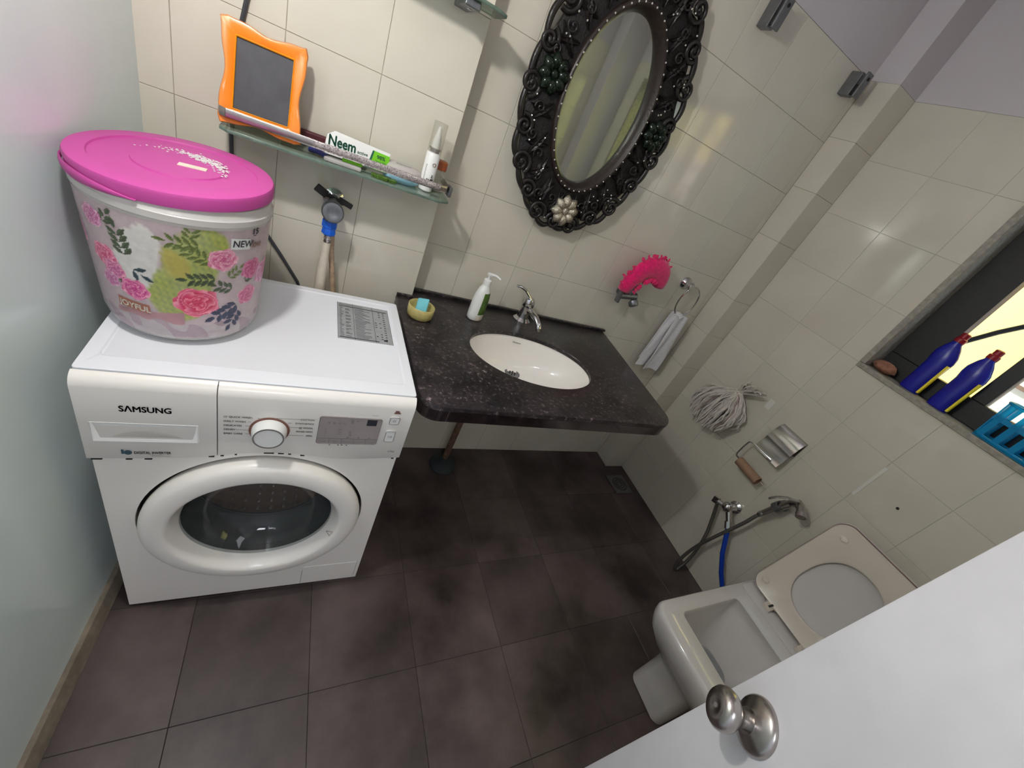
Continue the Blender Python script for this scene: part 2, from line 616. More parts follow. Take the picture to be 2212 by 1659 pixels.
def ring_between(outer, inner_f, c, n=48):
    """returns two matched 2D loops: polygon outer (with its corners) and inner curve inner_f(angle)"""
    A = angles_corner(outer, c, n)
    o_, i_ = [], []
    for a in A:
        dx, dy = math.cos(a), math.sin(a)
        best = 0
        m = len(outer)
        for i in range(m):
            x1, y1 = outer[i][0] - c[0], outer[i][1] - c[1]
            ex, ey = outer[(i + 1) % m][0] - outer[i][0], outer[(i + 1) % m][1] - outer[i][1]
            den = dx * ey - dy * ex
            if abs(den) < 1e-12:
                continue
            t = (x1 * ey - y1 * ex) / den
            q = (x1 * dy - y1 * dx) / den
            if t > best and -1e-6 <= q <= 1 + 1e-6:
                best = t
        o_.append((c[0] + dx * best, c[1] + dy * best))
        i_.append(inner_f(a))
    return o_, i_


# ------------------------------------------------------------------ tiled surfaces
_tm = {}


def tile_mesh(w, h, m, th):
    k = (round(w, 4), round(h, 4), m, th)
    if k in _tm:
        return _tm[k]
    g, b = 0.0006, 0.0007
    x, y = w / 2 - g, h / 2 - g
    vs = [(-x, -y, 0), (x, -y, 0), (x, y, 0), (-x, y, 0),
          (-x, -y, th - b), (x, -y, th - b), (x, y, th - b), (-x, y, th - b),
          (-x + b, -y + b, th), (x - b, -y + b, th), (x - b, y - b, th), (-x + b, y - b, th)]
    fs = [(0, 3, 2, 1), (8, 9, 10, 11)]
    for i in range(4):
        j = (i + 1) % 4
        fs += [(i, j, j + 4, i + 4), (i + 4, j + 4, j + 8, i + 8)]
    me = bpy.data.meshes.new('tile')
    me.from_pydata(vs, [], fs)
    me.materials.append(T[m])
    _tm[k] = me
    return me


def tiles(parent, O, U, V, us, vs, m, holes=(), th=0.008, tilt=0.0012, name='tile'):
    O, U, V = Vector(O), Vector(U).normalized(), Vector(V).normalized()
    N = U.cross(V)
    for i in range(len(us) - 1):
        for j in range(len(vs) - 1):
            rects = [(us[i], vs[j], us[i + 1], vs[j + 1])]
            for hx0, hy0, hx1, hy1 in holes:
                out = []
                for (a, b, c_, d) in rects:
                    if hx1 <= a or hx0 >= c_ or hy1 <= b or hy0 >= d:
                        out.append((a, b, c_, d))
                        continue
                    if hx0 > a:
                        out.append((a, b, hx0, d))
                    if hx1 < c_:
                        out.append((hx1, b, c_, d))
                    ma, mc = max(a, hx0), min(c_, hx1)
                    if hy0 > b:
                        out.append((ma, b, mc, hy0))
                    if hy1 < d:
                        out.append((ma, hy1, mc, d))
                rects = out
            for (a, b, c_, d) in rects:
                if c_ - a < 0.008 or d - b < 0.008:
                    continue
                o = bpy.data.objects.new(name, tile_mesh(c_ - a, d - b, m, th))
                col.objects.link(o)
                o.parent = parent
                P = O + U * ((a + c_) / 2) + V * ((b + d) / 2) - N * th
                r1, r2 = random.gauss(0, tilt), random.gauss(0, tilt)
                N2 = (N + U * r1 + V * r2).normalized()
                U2 = (U - N2 * U.dot(N2)).normalized()
                V2 = N2.cross(U2)
                o.matrix_basis = Matrix(((U2.x, V2.x, N2.x, P.x), (U2.y, V2.y, N2.y, P.y), (U2.z, V2.z, N2.z, P.z), (0, 0, 0, 1)))


XR, YB, YP, YF, ZT, ZC = 2.22, 0.62, 0.555, -1.30, 2.05, 2.5
TH = 0.008
W = 0.008 + 0.0  # tile thickness in front of the grout bed

# back wall (deep part)
b = MB().box((0.6, YB + 0.0012, -0.05), (2.4, YB + 0.12, ZC))
wb = struct(b.build('wall_back', 'grout', smooth=False))
tiles(wb, (0, YB, 0), (1, 0, 0), (0, 0, 1), [0.668, 0.823, 1.028, 1.233, 1.438, 1.643, 1.848, 2.053, 2.085],
      [0, 0.201, 0.405, 0.609, 0.813, 1.017, 1.221, 1.428, 1.632, 1.836, ZT], 'tile')
b = MB().box((0.66, YB - 0.001, ZT), (2.12, YB + 0.001, ZC))
b.build('plaster', 'paint', wb, smooth=False)

# pier wall behind the washing machine
b = MB().box((-0.3, YP + 0.0012, -0.05), (0.6668, YB + 0.1, ZC))
wp = struct(b.build('wall_pier', 'grout', smooth=False))
pz = [0, 0.181, 0.3855, 0.59, 0.7945, 0.999, 1.206, 1.410, 1.614, 1.8185, ZT]
tiles(wp, (0, YP, 0), (1, 0, 0), (0, 0, 1), [-0.04, 0.04, 0.243, 0.449, 0.668], pz, 'tile')
tiles(wp, (0.668, 0, 0), (0, 1, 0), (0, 0, 1), [YP, YB], pz, 'tile')
b = MB().box((-0.3, YP - 0.001, ZT), (0.668, YP + 0.0012, ZC))
b.build('plaster', 'paint', wp, smooth=False)

# column in the right rear corner
b = MB().box((2.0862, 0.5062, -0.05), (XR + 0.12, YB + 0.1, ZC))
wc_ = struct(b.build('wall_corner_column', 'grout', smooth=False))
cz = [0, 0.19, 0.385, 0.585, 0.785, 0.985, 1.18, 1.465, 1.67, 1.86, ZT]
tiles(wc_, (0, 0.505, 0), (1, 0, 0), (0, 0, 1), [2.085, XR], cz, 'tile')
tiles(wc_, (2.085, 0, 0), (0, -1, 0), (0, 0, 1), [-YB, -0.505], cz, 'tile')
b = MB().box((2.085, 0.505, ZT), (XR + 0.1, YB + 0.05, ZC))
b.build('plaster', 'paint', wc_, smooth=False)

# right wall with window opening
WY0, WY1, WZ0, WZ1 = -1.02, -0.012, 1.232, 1.96
b = MB()
x0, x1 = XR + 0.0012, XR + 0.2
b.box((x0, WY1, -0.05), (x1, 0.55, ZC))
b.box((x0, YF - 0.1, -0.05), (x1, WY0, ZC))
b.box((x0, WY0, -0.05), (x1, WY1, WZ0))
b.box((x0, WY0, WZ1), (x1, WY1, ZC))
wr = struct(b.build('wall_right', 'grout_cool', smooth=False))
ys = [-0.505, -0.27, -0.07, 0.13, 0.33, 0.53, 0.73, 0.93, 1.13, 1.30]
tiles(wr, (XR, 0, 0), (0, -1, 0), (0, 0, 1), ys,
      [0, 0.212, 0.434, 0.62, 0.815, 1.025, 1.235, 1.437, 1.64, 1.845, ZT], 'tile_cool' if False else 'tile',
      holes=[(-WY1, WZ0, -WY0, WZ1)])
b = MB().box((XR - 0.001, YF, ZT), (XR + 0.0012, 0.505, ZC))
b.build('plaster', 'paint', wr, smooth=False)

# left wall (runs very slightly out of square)
L0 = Vector((-0.0145, 0.62, 0))
LU = Vector((0.0722, 0.997, 0)).normalized()
LN = Vector((LU.y, -LU.x, 0))
Lfar = L0 - LU * 2.0
b = MB()
q0, q1 = L0 - LN * 0.0012, Lfar - LN * 0.0012
b.prism([q0 + Vector((0, 0, -0.05)), q1 + Vector((0, 0, -0.05)), q1 - LN * 0.12 + Vector((0, 0, -0.05)), q0 - LN * 0.12 + Vector((0, 0, -0.05))], (0, 0, ZC + 0.05))
wl = struct(b.build('wall_left', 'grout_left', smooth=False))
b = MB()
q0, q1 = L0, Lfar
b.prism([q0 + Vector((0, 0, .0)), q1 + Vector((0, 0, .0)), q1 - LN * 0.004, q0 - LN * 0.004], (0, 0, ZT))
b.build('glossy_panel', 'tile_cool', wl, smooth=False)
b = MB()
q0, q1 = L0 + LN * 0.001, Lfar + LN * 0.001
b.prism([q0 + Vector((0, 0, ZT)), q1 + Vector((0, 0, ZT)), q1 - LN * 0.007 + Vector((0, 0, ZT)), q0 - LN * 0.007 + Vector((0, 0, ZT))], (0, 0, ZC - ZT))
b.build('plaster', 'paint', wl, smooth=False)
# cement skirting strip along the left wall
b = MB()
q0, q1 = L0 - LN * 0.006, Lfar - LN * 0.006
d = LN * 0.03
b.loft([[q0, q0 + d, q0 + d * 0.55 + Vector((0, 0, 0.044)), q0 + Vector((0, 0, 0.044))],
        [q1, q1 + d, q1 + d * 0.55 + Vector((0, 0, 0.044)), q1 + Vector((0, 0, 0.044))]])
struct(b.build('baseboard_left', 'cement', bevel=0.003))

# floor
b = MB().box((-0.4, YF - 0.1, -0.08), (2.4, 0.75, -0.0008))
fl = struct(b.build('floor', 'floor_grout', smooth=False))
tiles(fl, (0, 0, 0), (1, 0, 0), (0, 1, 0), [-0.15, 0.155, 0.462, 0.769, 1.076, 1.383, 1.69, 1.997, XR],
      [YF, -0.93, -0.62, -0.31, 0.0, 0.307, 0.62], 'floor', th=0.006, tilt=0.0008)
for o in fl.children:
    pass

# ceiling, front wall with doorway, corridor beyond
struct(MB().box((-0.4, -2.7, ZC), (2.42, 0.75, ZC + 0.1)).build('ceiling', 'paint', smooth=False))
b = MB()
b.box((0.60, YF - 0.1, -0.05), (2.4, YF - 0.0012, ZC))
b.box((-0.3, YF - 0.1, 2.08), (0.60, YF - 0.0012, ZC))
wf = struct(b.build('wall_front', 'grout_cool', smooth=False))
tiles(wf, (0, YF, 0), (-1, 0, 0), (0, 0, 1), [-2.22, -2.01, -1.805, -1.6, -1.395, -1.19, -0.985, -0.78, -0.605],
      [0, 0.2, 0.405, 0.61, 0.815, 1.02, 1.225, 1.43, 1.64, 1.845, ZT], 'tile')
MB().box((0.6, YF - 0.002, ZT), (XR, YF + 0.001, ZC)).build('plaster', 'paint', wf, smooth=False)
struct(MB().box((-0.5, -2.7, -0.05), (2.4, -2.6, ZC)).build('wall_corridor', 'paint', smooth=False))
struct(MB().box((-0.6, -2.7, -0.05), (-0.5, -1.3, ZC)).build('wall_corridor_side', 'paint', smooth=False))
struct(MB().box((-0.6, -2.7, -0.08), (2.4, -1.4, 0.0)).build('floor_corridor', 'cement', smooth=False))
# lighter pilaster in the front right corner (seen in the mirror)
b = MB().box((2.03, -1.293, 0), (XR - 0.002, -1.16, ZC))
struct(b.build('trim_1', 'paint', bevel=0.002))

# ------------------------------------------------------------------ window
win = MB()
xa, xb = XR - 0.006, XR + 0.085
s_ = 0.02
# grey stone reveal lining: sill, jambs, head
win.box((xa, WY0, WZ0 - 0.012), (xb + 0.09, WY1, WZ0 + 0.008))
win.box((xa, WY1 - s_, WZ0 + 0.0085), (xb, WY1 + 0.001, WZ1))
win.box((xa, WY0, WZ0 + 0.0085), (xb, WY0 + s_, WZ1))
win.box((xa, WY0 + s_, WZ1 - s_), (xb, WY1 - s_, WZ1))
w1 = struct(win.build('window_1', 'granite_edge', bevel=0.002))
f = MB()
fx0, fx1 = XR + 0.086, XR + 0.13
f.box((fx0, WY0, WZ0 + 0.009), (fx1, WY1, WZ0 + 0.085))
f.box((fx0, -0.14, WZ0 + 0.0855), (fx1, WY1, WZ1))
f.box((fx0, WY0, WZ0 + 0.0855), (fx1, WY0 + 0.05, WZ1))
f.box((fx0, -0.34, WZ0 + 0.0855), (fx1, -0.298, WZ1 - 0.06))
f.box((fx0, WY0 + 0.05, WZ1 - 0.06), (fx1, -0.14, WZ1))
f.build('window_frame', 'black_metal', w1, bevel=0.002)
g = MB().box((fx0 + 0.018, -0.955, WZ0 + 0.0865), (fx0 + 0.023, -0.342, WZ1 - 0.061)).build('window_pane', 'glass', w1, smooth=False)

# yellow building outside, with a leaning dark pole
bo = bpy.data.objects.new('wall_neighbour', None)
col.objects.link(bo)
struct(bo)
MB().box((3.3, -1.9, -0.5), (3.5, 2.2, 4.2)).build('wall', 'yellow_wall', bo, smooth=False)
MB().box((3.27, -2.2, -0.5), (3.299, -0.13, 1.75)).build('panel', 'pink_wall', bo, bevel=0.01)
for k in range(7):
    z = 0.75 + 0.155 * k
    MB().box((3.255, -2.2, z), (3.272, -0.15, z + 0.018)).build('slat', 'ink_brown', bo, smooth=False)
tag(MB().tube([(2.46, -0.10, 1.42), (2.47, -0.16, 1.52), (2.475, -0.25, 1.64), (2.48, -0.42, 1.86)], 0.009, 8).build('pole', 'black_metal'),
    'thin dark pole leaning diagonally outside the window in front of the yellow wall', 'pole')

# bottles on the sill


def cleaner_bottle(loc, lean, label):
    t = thing('toilet_cleaner_bottle', label, 'bottle', loc, group='blue cleaner bottles on the window sill')
    x, y, z = loc
    b = MB()
    secs = [(0, .030, .018), (.01, .032, .02), (.06, .032, .02), (.11, .033, .021), (.135, .036, .022), (.155, .034, .021), (.18, .024, .016), (.195, .0145, .0135), (.2, .0145, .0135)]
    loops = []
    for h, ry, rx in secs:
        sh = lean * max(0, h - .12) * 1.2
        loops.append([Vector((x + rx * math.cos(2 * PI * j / 20), y + ry * math.sin(2 * PI * j / 20) + sh, z + h)) for j in range(20)])
    b.loft(loops)
    b.build('body', 'bottle_blue', t, angle=60)
    c = MB()
    sh = lean * .08 * 1.2
    c.lathe([(.0155, .2), (.0155, .214), (.012, .217), (.012, .232), (.008, .235)], (x, y + sh, z), (0, 0, 1), 18)
    c.build('cap', 'bottle_red', t)
    l = MB()
    l.box((x - 0.0215, y - 0.034, z + .008), (x - 0.006, y - 0.0275, z + .125))  # yellow strip down one edge of the bottle
    l.build('yellow_strip', 'yellow', t, bevel=.001)
    return t


cleaner_bottle((XR + 0.052, -0.172, WZ0 + 0.009), 0.1, 'deep blue bottle with red cap on the window sill, nearer the brown stone')
cleaner_bottle((XR + 0.05, -0.268, WZ0 + 0.009), 0.1, 'deep blue bottle with red cap on the window sill, nearer the cyan basket')
st = MB()
rs = random.Random(3)
lo = []
for i in range(9):
    a = PI * i / 8
    lo.append([Vector((XR + 0.045 + .030 * math.sin(a) * math.cos(2 * PI * j / 14) * rs.uniform(.85, 1.1), -0.072 + .042 * math.sin(a) * math.sin(2 * PI * j / 14) * rs.uniform(.85, 1.1), WZ0 + 0.0305 - .0215 * math.cos(a))) for j in range(14)])
st.loft(lo)
tag(st.build('pumice_stone', 'stone_brown'), 'small reddish brown pumice stone in the sill corner', 'stone')

# cyan basket
bk = thing('plastic_basket', 'translucent cyan plastic basket on the right of the window sill', 'basket', (XR + 0.045, -0.49, WZ0 + 0.009))
bx0, bx1, by0, by1, bz = XR + 0.004, XR + 0.082, -0.62, -0.385, WZ0 + 0.009
MB().box((bx0 + .006, by0 + .006, bz), (bx1 - .006, by1 - .006, bz + .004)).build('base', 'cyan_plastic', bk)
rim = MB()
Lp = rrect(bx0, by0, bx1, by1, .02)
rim.tube([(p[0], p[1], bz + .125) for p in Lp], .005, 8, closed=True)
rim.tube([(p[0], p[1], bz + .008) for p in rrect(bx0 + .006, by0 + .006, bx1 - .006, by1 - .006, .02)], .005, 8, closed=True)
rim.build('rim', 'cyan_plastic', bk)
for k in range(6):
    y = by0 + .018 + k * (by1 - by0 - .036) / 5
    for x, xx in ((bx0, bx0 + .006), (bx1, bx1 - .006)):
        MB().obox(((x + xx) / 2, y, bz + .066), (.0018, 0, 0), (0, .008, 0), ((x - xx) / 2, 0, .056)).build('slat', 'cyan_plastic', bk)
for x in (bx0 + .024, bx1 - .024):
    for y, yy in ((by0, by0 + .006), (by1, by1 - .006)):
        MB().obox((x, (y + yy) / 2, bz + .066), (.008, 0, 0), (0, .0018, 0), (0, (y - yy) / 2, .056)).build('slat', 'cyan_plastic', bk)
MB().box((bx0 + .003, by0 + .003, bz + .066), (bx0 + .006, by1 - .003, bz + .08)).build('band', 'cyan_plastic', bk)

# ------------------------------------------------------------------ washing machine
wm = thing('washing_machine', 'white front-loading washing machine with a round porthole door', 'washing machine', (0.3, 0.23, 0))
DC = (0.298, 0.393)   # door centre x,z
RG = 0.249            # recess radius
# control panel lower outline z at x


def panel_z(x):
    t = (x - 0.305) / 0.15
    return 0.634 + 0.024 * math.exp(-t * t * 1.6) + 0.012 * max(0, (x - 0.45) / 0.15)


body = MB()
outer = [(0.003, 0.014), (0.597, 0.014), (0.597, panel_z(.597))] + [(0.597 - 0.594 * k / 24, panel_z(0.597 - 0.594 * k / 24) - .002) for k in range(1, 24)] + [(0.003, panel_z(.003) - .002)]
oL, iL = ring_between(outer, lambda a: (DC[0] + RG * math.cos(a), DC[1] + RG * math.sin(a)), DC, 72)
oo = [Vector((p[0], 0.0, p[1])) for p in oL]
ii = [Vector((p[0], 0.0, p[1])) for p in iL]
ib = [Vector((p[0], 0.035, p[1])) for p in iL]
body.loft([[p + Vector((0, .44, 0)) for p in oo], oo, ii, ib], cap0=True, cap1=False)
bd = body.build('body', 'white_enamel', wm, bevel=0.004)
# door recess back
rc = MB()
rc.lathe([(RG, 0.034), (0.181, 0.034)], (DC[0], 0, DC[1]), (0, 1, 0), 64, cap0=False, cap1=False)
rc.build('recess', 'gap', wm)
# upper carcass behind the control panel
MB().box((0.003, 0.012, 0.64), (0.597, 0.44, 0.829)).build('carcass', 'white_enamel', wm, bevel=.003)
# control panel: slightly leaning fascia with curved lower edge


def fascia(x0, x1, y, name, parent):
    m = MB()
    n = 30
    lp = []
    for k in range(n + 1):
        x = x0 + (x1 - x0) * k / n
        zb = panel_z(x)
        lp.append([Vector((x, 0.010, zb + .001)), Vector((x, y + .004, zb)), Vector((x, y - .001, zb + .006)), Vector((x, y, 0.8225)), Vector((x, y + .0015, .831)), Vector((x, y + .006, .839)), Vector((x, y + .013, .8445)), Vector((x, 0.011, .8465)), Vector((x, 0.0115, .836)), Vector((x, .010, zb + .001)) + Vector((0, 0, .01))])
    m.loft(lp)
    return m.build(name, 'white_enamel', parent, angle=50)


fascia(0.0, 0.2065, -0.008, 'detergent_drawer', wm)
cp = fascia(0.2085, 0.600, -0.008, 'control_panel', wm)
dr = [c for c in wm.children if c.name.startswith('detergent')][0]
# drawer handle: a scooped recess with frame
h = MB()
hx0, hx1, hz0, hz1 = 0.014, 0.178, 0.690, 0.741
fr = [(hx0, hz0), (hx1, hz0), (hx1, hz1), (hx0, hz1)]
yy = -0.0085
A_ = [Vector((hx0, yy, hz0)), Vector((hx1, yy, hz0)), Vector((hx1, yy, hz1)), Vector((hx0, yy, hz1))]
B_ = [Vector((hx0 + .003, yy - .004, hz0 + .002)), Vector((hx1 - .003, yy - .004, hz0 + .002)), Vector((hx1 - .003, yy - .001, hz1 - .002)), Vector((hx0 + .003, yy - .001, hz1 - .002))]
C_ = [Vector((hx0 + .020, yy + .003, hz0 + .014)), Vector((hx1 - .020, yy + .003, hz0 + .014)), Vector((hx1 - .008, yy + .0015, hz1 - .006)), Vector((hx0 + .008, yy + .0015, hz1 - .006))]
h.loft([A_, B_, C_])
hd = h.build('handle', 'white_plastic', dr, bevel=.001)
m_ = MB()
rows = []
for i in range(7):
    t = i / 6
    rows.append([Vector((hx0 + .026 + (hx1 - hx0 - .052) * k / 24, yy + .0026 - .0028 * t, hz0 + .0135 + (.026 - .010 * t) * math.sin(PI * k / 24) ** .8 * (1 if k not in (0, 24) else 0))) for k in range(25)])
V_ = [p for r_ in rows for p in r_] + [Vector((p.x, p.y, hz0 + .0125)) for p in rows[-1]]
m_.add(V_, [(i * 25 + k, i * 25 + k + 1, (i + 1) * 25 + k + 1, (i + 1) * 25 + k) for i in range(7) for k in range(24)])
m_.build('grip', 'grip_grey', dr, angle=80)
# lettering on the drawer
tx = MB()
put_text(tx, 'S\u039bMSUNG', .0200, (.060, -.0099, .7715), (1, 0, 0), (0, 0, 1), bold=.0006, width=.076)
tx.build('lettering', 'ink', dr, smooth=False, fix=False)
tx = MB()
put_text(tx, 'DIGITAL INVERTER', .0105, (.0715, -.0099, .6545), (1, 0, 0), (0, 0, 1), bold=.0003, width=.058)
put_text(tx, 'TECHNOLOGY', .0042, (.096, -.0099, .6475), (1, 0, 0), (0, 0, 1), width=.033)
tx.build('lettering', 'ink_grey', dr, smooth=False, fix=False)
lg = MB()
lg.lathe([(.0062, 0), (.0062, .0008)], (.0622, -.0102, .6585), (0, 1, 0), 20)
lg.box((.0525, -.0102, .6545), (.0562, -.0094, .6665))
lg.build('emblem', 'ink_teal', dr, smooth=False)
# knob and dial lettering
k_ = MB()
k_.lathe([(.0385, 0), (.0385, .0015), (.036, .0018)], (.3005, -.0085, .735), (0, -1, 0), 40)
k_.build('dial_ring', 'ink_brown', cp)
k_ = MB()
k_.lathe([(.0340, 0), (.0335, .010), (.0305, .019), (.0302, .0225), (.0290, .0240)], (.3005, -.0098, .735), (0, -1, 0), 40)
kn = k_.build('dial_knob', 'white_plastic', cp, angle=30)
k_ = MB()
k_.lathe([(.0296, 0), (.0296, .0012), (.0266, .0012), (.0266, 0)], (.3005, -.0336, .735), (0, -1, 0), 40, cap0=False, cap1=False)
k_.build('chrome_ring', 'ink_grey', kn)
prog = MB()
yl = -.0099
for s_t, z, xx, hx in (("15' QUICK WASH", .769, .2185, .279), ('DAILY WASH', .7565, .2185, .2655), ('DELICATES', .7445, .2185, .2635), ('DENIM', .7325, .2185, .2615), ('BABY CARE', .7205, .2185, .2635)):
    put_text(prog, s_t, .0068, (xx, yl, z), (1, 0, 0), (0, 0, 1), bold=.0001, sx=.95)
    prog.box((xx + .0042 * len(s_t), yl, z + .0022), (hx, yl + .0005, z + .0027))
for s_t, z, xx, hx in (('COTTON', .771, .3845, .311), ('SYNTHETICS', .7585, .3845, .334), ('@ WOOL', .7455, .3845, .3375), ('RINSE+SPIN', .7335, .3845, .3375), ('SPIN', .7205, .3845, .3375)):
    put_text(prog, s_t, .0068, (xx, yl, z), (1, 0, 0), (0, 0, 1), bold=.0001, align='R', sx=.95)
    prog.box((hx, yl, z + .0022), (xx - .0044 * len(s_t), yl + .0005, z + .0027))
put_text(prog, '6.0kg', .0078, (.5735, yl, .6735), (1, 0, 0), (0, 0, 1), align='C')
prog.box((.279, yl, .7686), (.2796, yl + .0005, .7718))
put_text(prog, '(3 sec.)', .0045, (.505, yl, .7975), (1, 0, 0), (0, 0, 1), align='L')
for xx in (.425, .444, .452, .463):
    prog.lathe([(.0018, 0), (.0018, .0004)], (xx, yl, .6955), (0, -1, 0), 8)
prog.build('lettering', 'ink_grey', cp, smooth=False, fix=False)['kind'] = 'stuff'
st_ = MB()
for k in range(3):
    st_.box((.5525 + .001 * k, -.0102, .8085 + .0035 * k), (.568 - .0025 * k, -.0095, .811 + .0035 * k))
st_.build('heat_mark', 'ink_brown', cp, smooth=False)
# display
D0, D1, DZ0, DZ1 = .395, .5305, .700, .788
dp = MB()
Lr = rrect(D0, DZ0, D1, DZ1, .006)
dp.prism([Vector((p[0], -.0105, p[1])) for p in Lr], (0, .002, 0))
dsp = dp.build('display', 'lcd', cp, angle=30)
d2 = MB()
yd = -.0112
d2.box((D0 + .001, yd, DZ0 + .0185), (D1 - .001, yd + .0006, DZ0 + .0197))
for k in range(1, 5):
    xx = D0 + (D1 - D0) * k / 5
    d2.box((xx - .0005, yd, DZ0 + .001), (xx + .0005, yd + .0006, DZ0 + .019))
for a_, b_ in ((Lr, None),):
    d2.tube([(p[0], -.0107, p[1]) for p in Lr], .0006, 4, closed=True)
for k, s_t in enumerate(('Temp.', 'Spin', 'Options', 'Delay End', 'Start')):
    put_text(d2, s_t, .0062, (D0 + (D1 - D0) * (k + .5) / 5, yd, DZ0 + .0065), (1, 0, 0), (0, 0, 1), align='C', sx=.8 if k == 3 else 1)
for k, s_t in enumerate(('95', '60', '40', '30')):
    put_text(d2, s_t, .0055, (D0 + .013, yd, DZ0 + .024 + .0078 * (3 - k)), (1, 0, 0), (0, 0, 1), align='L')
for k, s_t in enumerate(('1200', '800', '400', 'o')):
    put_text(d2, s_t, .0055, (D0 + .041, yd, DZ0 + .024 + .0078 * (3 - k)), (1, 0, 0), (0, 0, 1), align='L')
for xx, zz in ((.069, .041), (.071, .032), (.066, .024), (.091, .024), (.115, .024), (.020, .070), (.031, .070), (.042, .070), (.052, .070), (.069, .072), (.069, .079), (.080, .079)):
    d2.tube([(D0 + xx + .0022 * math.cos(t * PI / 4), yd, DZ0 + zz + .0022 * math.sin(t * PI / 4)) for t in range(8)], .0005, 4, closed=True)
d2.build('marking', 'ink_grey', dsp, smooth=False)
MB().box((D0 + .1015, yd, DZ1 - .0225), (D0 + .124, yd + .0008, DZ1 - .0035)).build('digit_window', 'ink', dsp, smooth=False)
for x0_, z0_, x1_, z1_ in ((.5465, .7745, .569, .7975), (.5465, .7135, .569, .7505)):
    bt_ = MB()
    bt_.prism([Vector((p[0], -.0115, p[1])) for p in rrect(x0_, z0_, x1_, z1_, .004)], (0, .003, 0))
    bb = bt_.build('button', 'white_plastic', cp, bevel=.0006)
    e = MB()
    e.tube([(p[0], -.0118, p[1]) for p in rrect(x0_, z0_, x1_, z1_, .004)], .0007, 5, closed=True)
    cx, cz = (x0_ + x1_) / 2, (z0_ + z1_) / 2
    if z0_ > .76:
        e.tube([(cx + .0034 * math.cos(t), -.0118, cz + .0034 * math.sin(t)) for t in [math.radians(120 + 300 * q / 12) for q in range(13)]], .00045, 4)
        e.tube([(cx, -.0118, cz + .001), (cx, -.0118, cz + .0045)], .00045, 4)
    else:
        e.tube([(cx - .0045, -.0118, cz - .004), (cx - .0045, -.0118, cz + .004), (cx + .0012, -.0118, cz)], .00045, 4, closed=True)
        for q in (.003, .005):
            e.tube([(cx + q, -.0118, cz - .0035), (cx + q, -.0118, cz + .0035)], .00045, 4)
    e.build('marking', 'ink_grey', bb, smooth=False)
# top lid
tp = MB()
Lt = rrect(0.0, 0.0125, 0.6, 0.457, .006, 4)
ZL = .850
rct = rrect(0.022, 0.052, 0.578, 0.437, .010, 4)
tp.loft([[Vector((p[0], p[1], .8345)) for p in Lt], [Vector((p[0], p[1], ZL)) for p in Lt],
         [Vector((p[0], p[1], ZL)) for p in rct], [Vector((p[0] + (.003 if p[0] < .3 else -.003), p[1] + (.003 if p[1] < .2 else -.003), ZL - .003)) for p in rct]])
top = tp.build('top_lid', 'white_top', wm, bevel=.0035)
# information sticker
ax, ay, sw, sh_ = .425, .222, .142, .186
sk = MB().box((ax, ay, ZL - .0030), (ax + sw, ay + sh_, ZL - .0024)).build('sticker', 'label_grey', top, smooth=False)
s2 = MB()
zt = ZL - .0022
s2.box((ax + .004, ay + .006, zt), (ax + .105, ay + .009, zt + .0002))
s2.box((ax + .004, ay + sh_ - .020, zt), (ax + sw - .005, ay + sh_ - .017, zt + .0002))
rs = random.Random(5)
put_text(s2, 'PROGRAM GUIDE', .008, (ax + .006, ay + sh_ - .013, zt), (1, 0, 0), (0, 1, 0))
for k in range(26):
    y = ay + .014 + k * .0058
    s2.box((ax + .046, y, zt), (ax + .046 + rs.uniform(.02, .042), y + .0012, zt + .0002))
    s2.box((ax + .006, y, zt), (ax + .006 + rs.uniform(.004, .012), y + .0012, zt + .0002))
    if k % 3 != 1:
        s2.box((ax + .021, y, zt), (ax + .021 + rs.uniform(.006, .016), y + .0016, zt + .0002))
    if k % 2:
        for q in range(3):
            if rs.random() < .7:
                s2.box((ax + .100 + q * .012, y, zt), (ax + .105 + q * .012, y + .003, zt + .0002))
s2.box((ax + .118, ay + .012, zt), (ax + .128, ay + .020, zt + .0002))
for xx in (.0, .042, .096, sw - .0008):
    s2.box((ax + xx, ay, zt), (ax + xx + .0008, ay + sh_, zt + .0002))
s2.build('printing', 'ink', sk, smooth=False)
# rusty worn spots along the seam
rr_ = MB()
for x, w_, hh in ((.012, .016, .010), (.196, .010, .004), (.215, .006, .003), (.303, .020, .004), (.327, .012, .003), (.345, .006, .003), (.24, .004, .003), (.06, .010, .002), (.09, .012, .0018), (.372, .009, .003), (.585, .006, .002)):
    z = panel_z(x)
    rr_.box((x - w_ / 2, -.0088 + .004, z - .0035), (x + w_ / 2, -.0015, z - .0035 + hh * .8))
rr_.build('worn_seam', 'gap', wm, smooth=False)['kind'] = 'stuff'
# service flap bottom right
fp = MB()
fp.prism([Vector((p[0], -.0012, p[1])) for p in rrect(.425, .022, .585, .118, .006)], (0, .002, 0))
fp.build('filter_flap', 'white_enamel', wm, bevel=.0006)
MB().box((.4235, -.0003, .016), (.4245, .001, .1)).build('flap_gap', 'ink_grey', wm, smooth=False)
MB().box((.5855, -.0003, .03), (.5865, .001, .118)).build('flap_gap', 'ink_grey', wm, smooth=False)
# feet
for x in (.05, .55):
    for y in (.05, .39):
        MB().cyl((x, y, 0.0045), (x, y, .0145), .022).build('foot', 'black_plastic', wm)
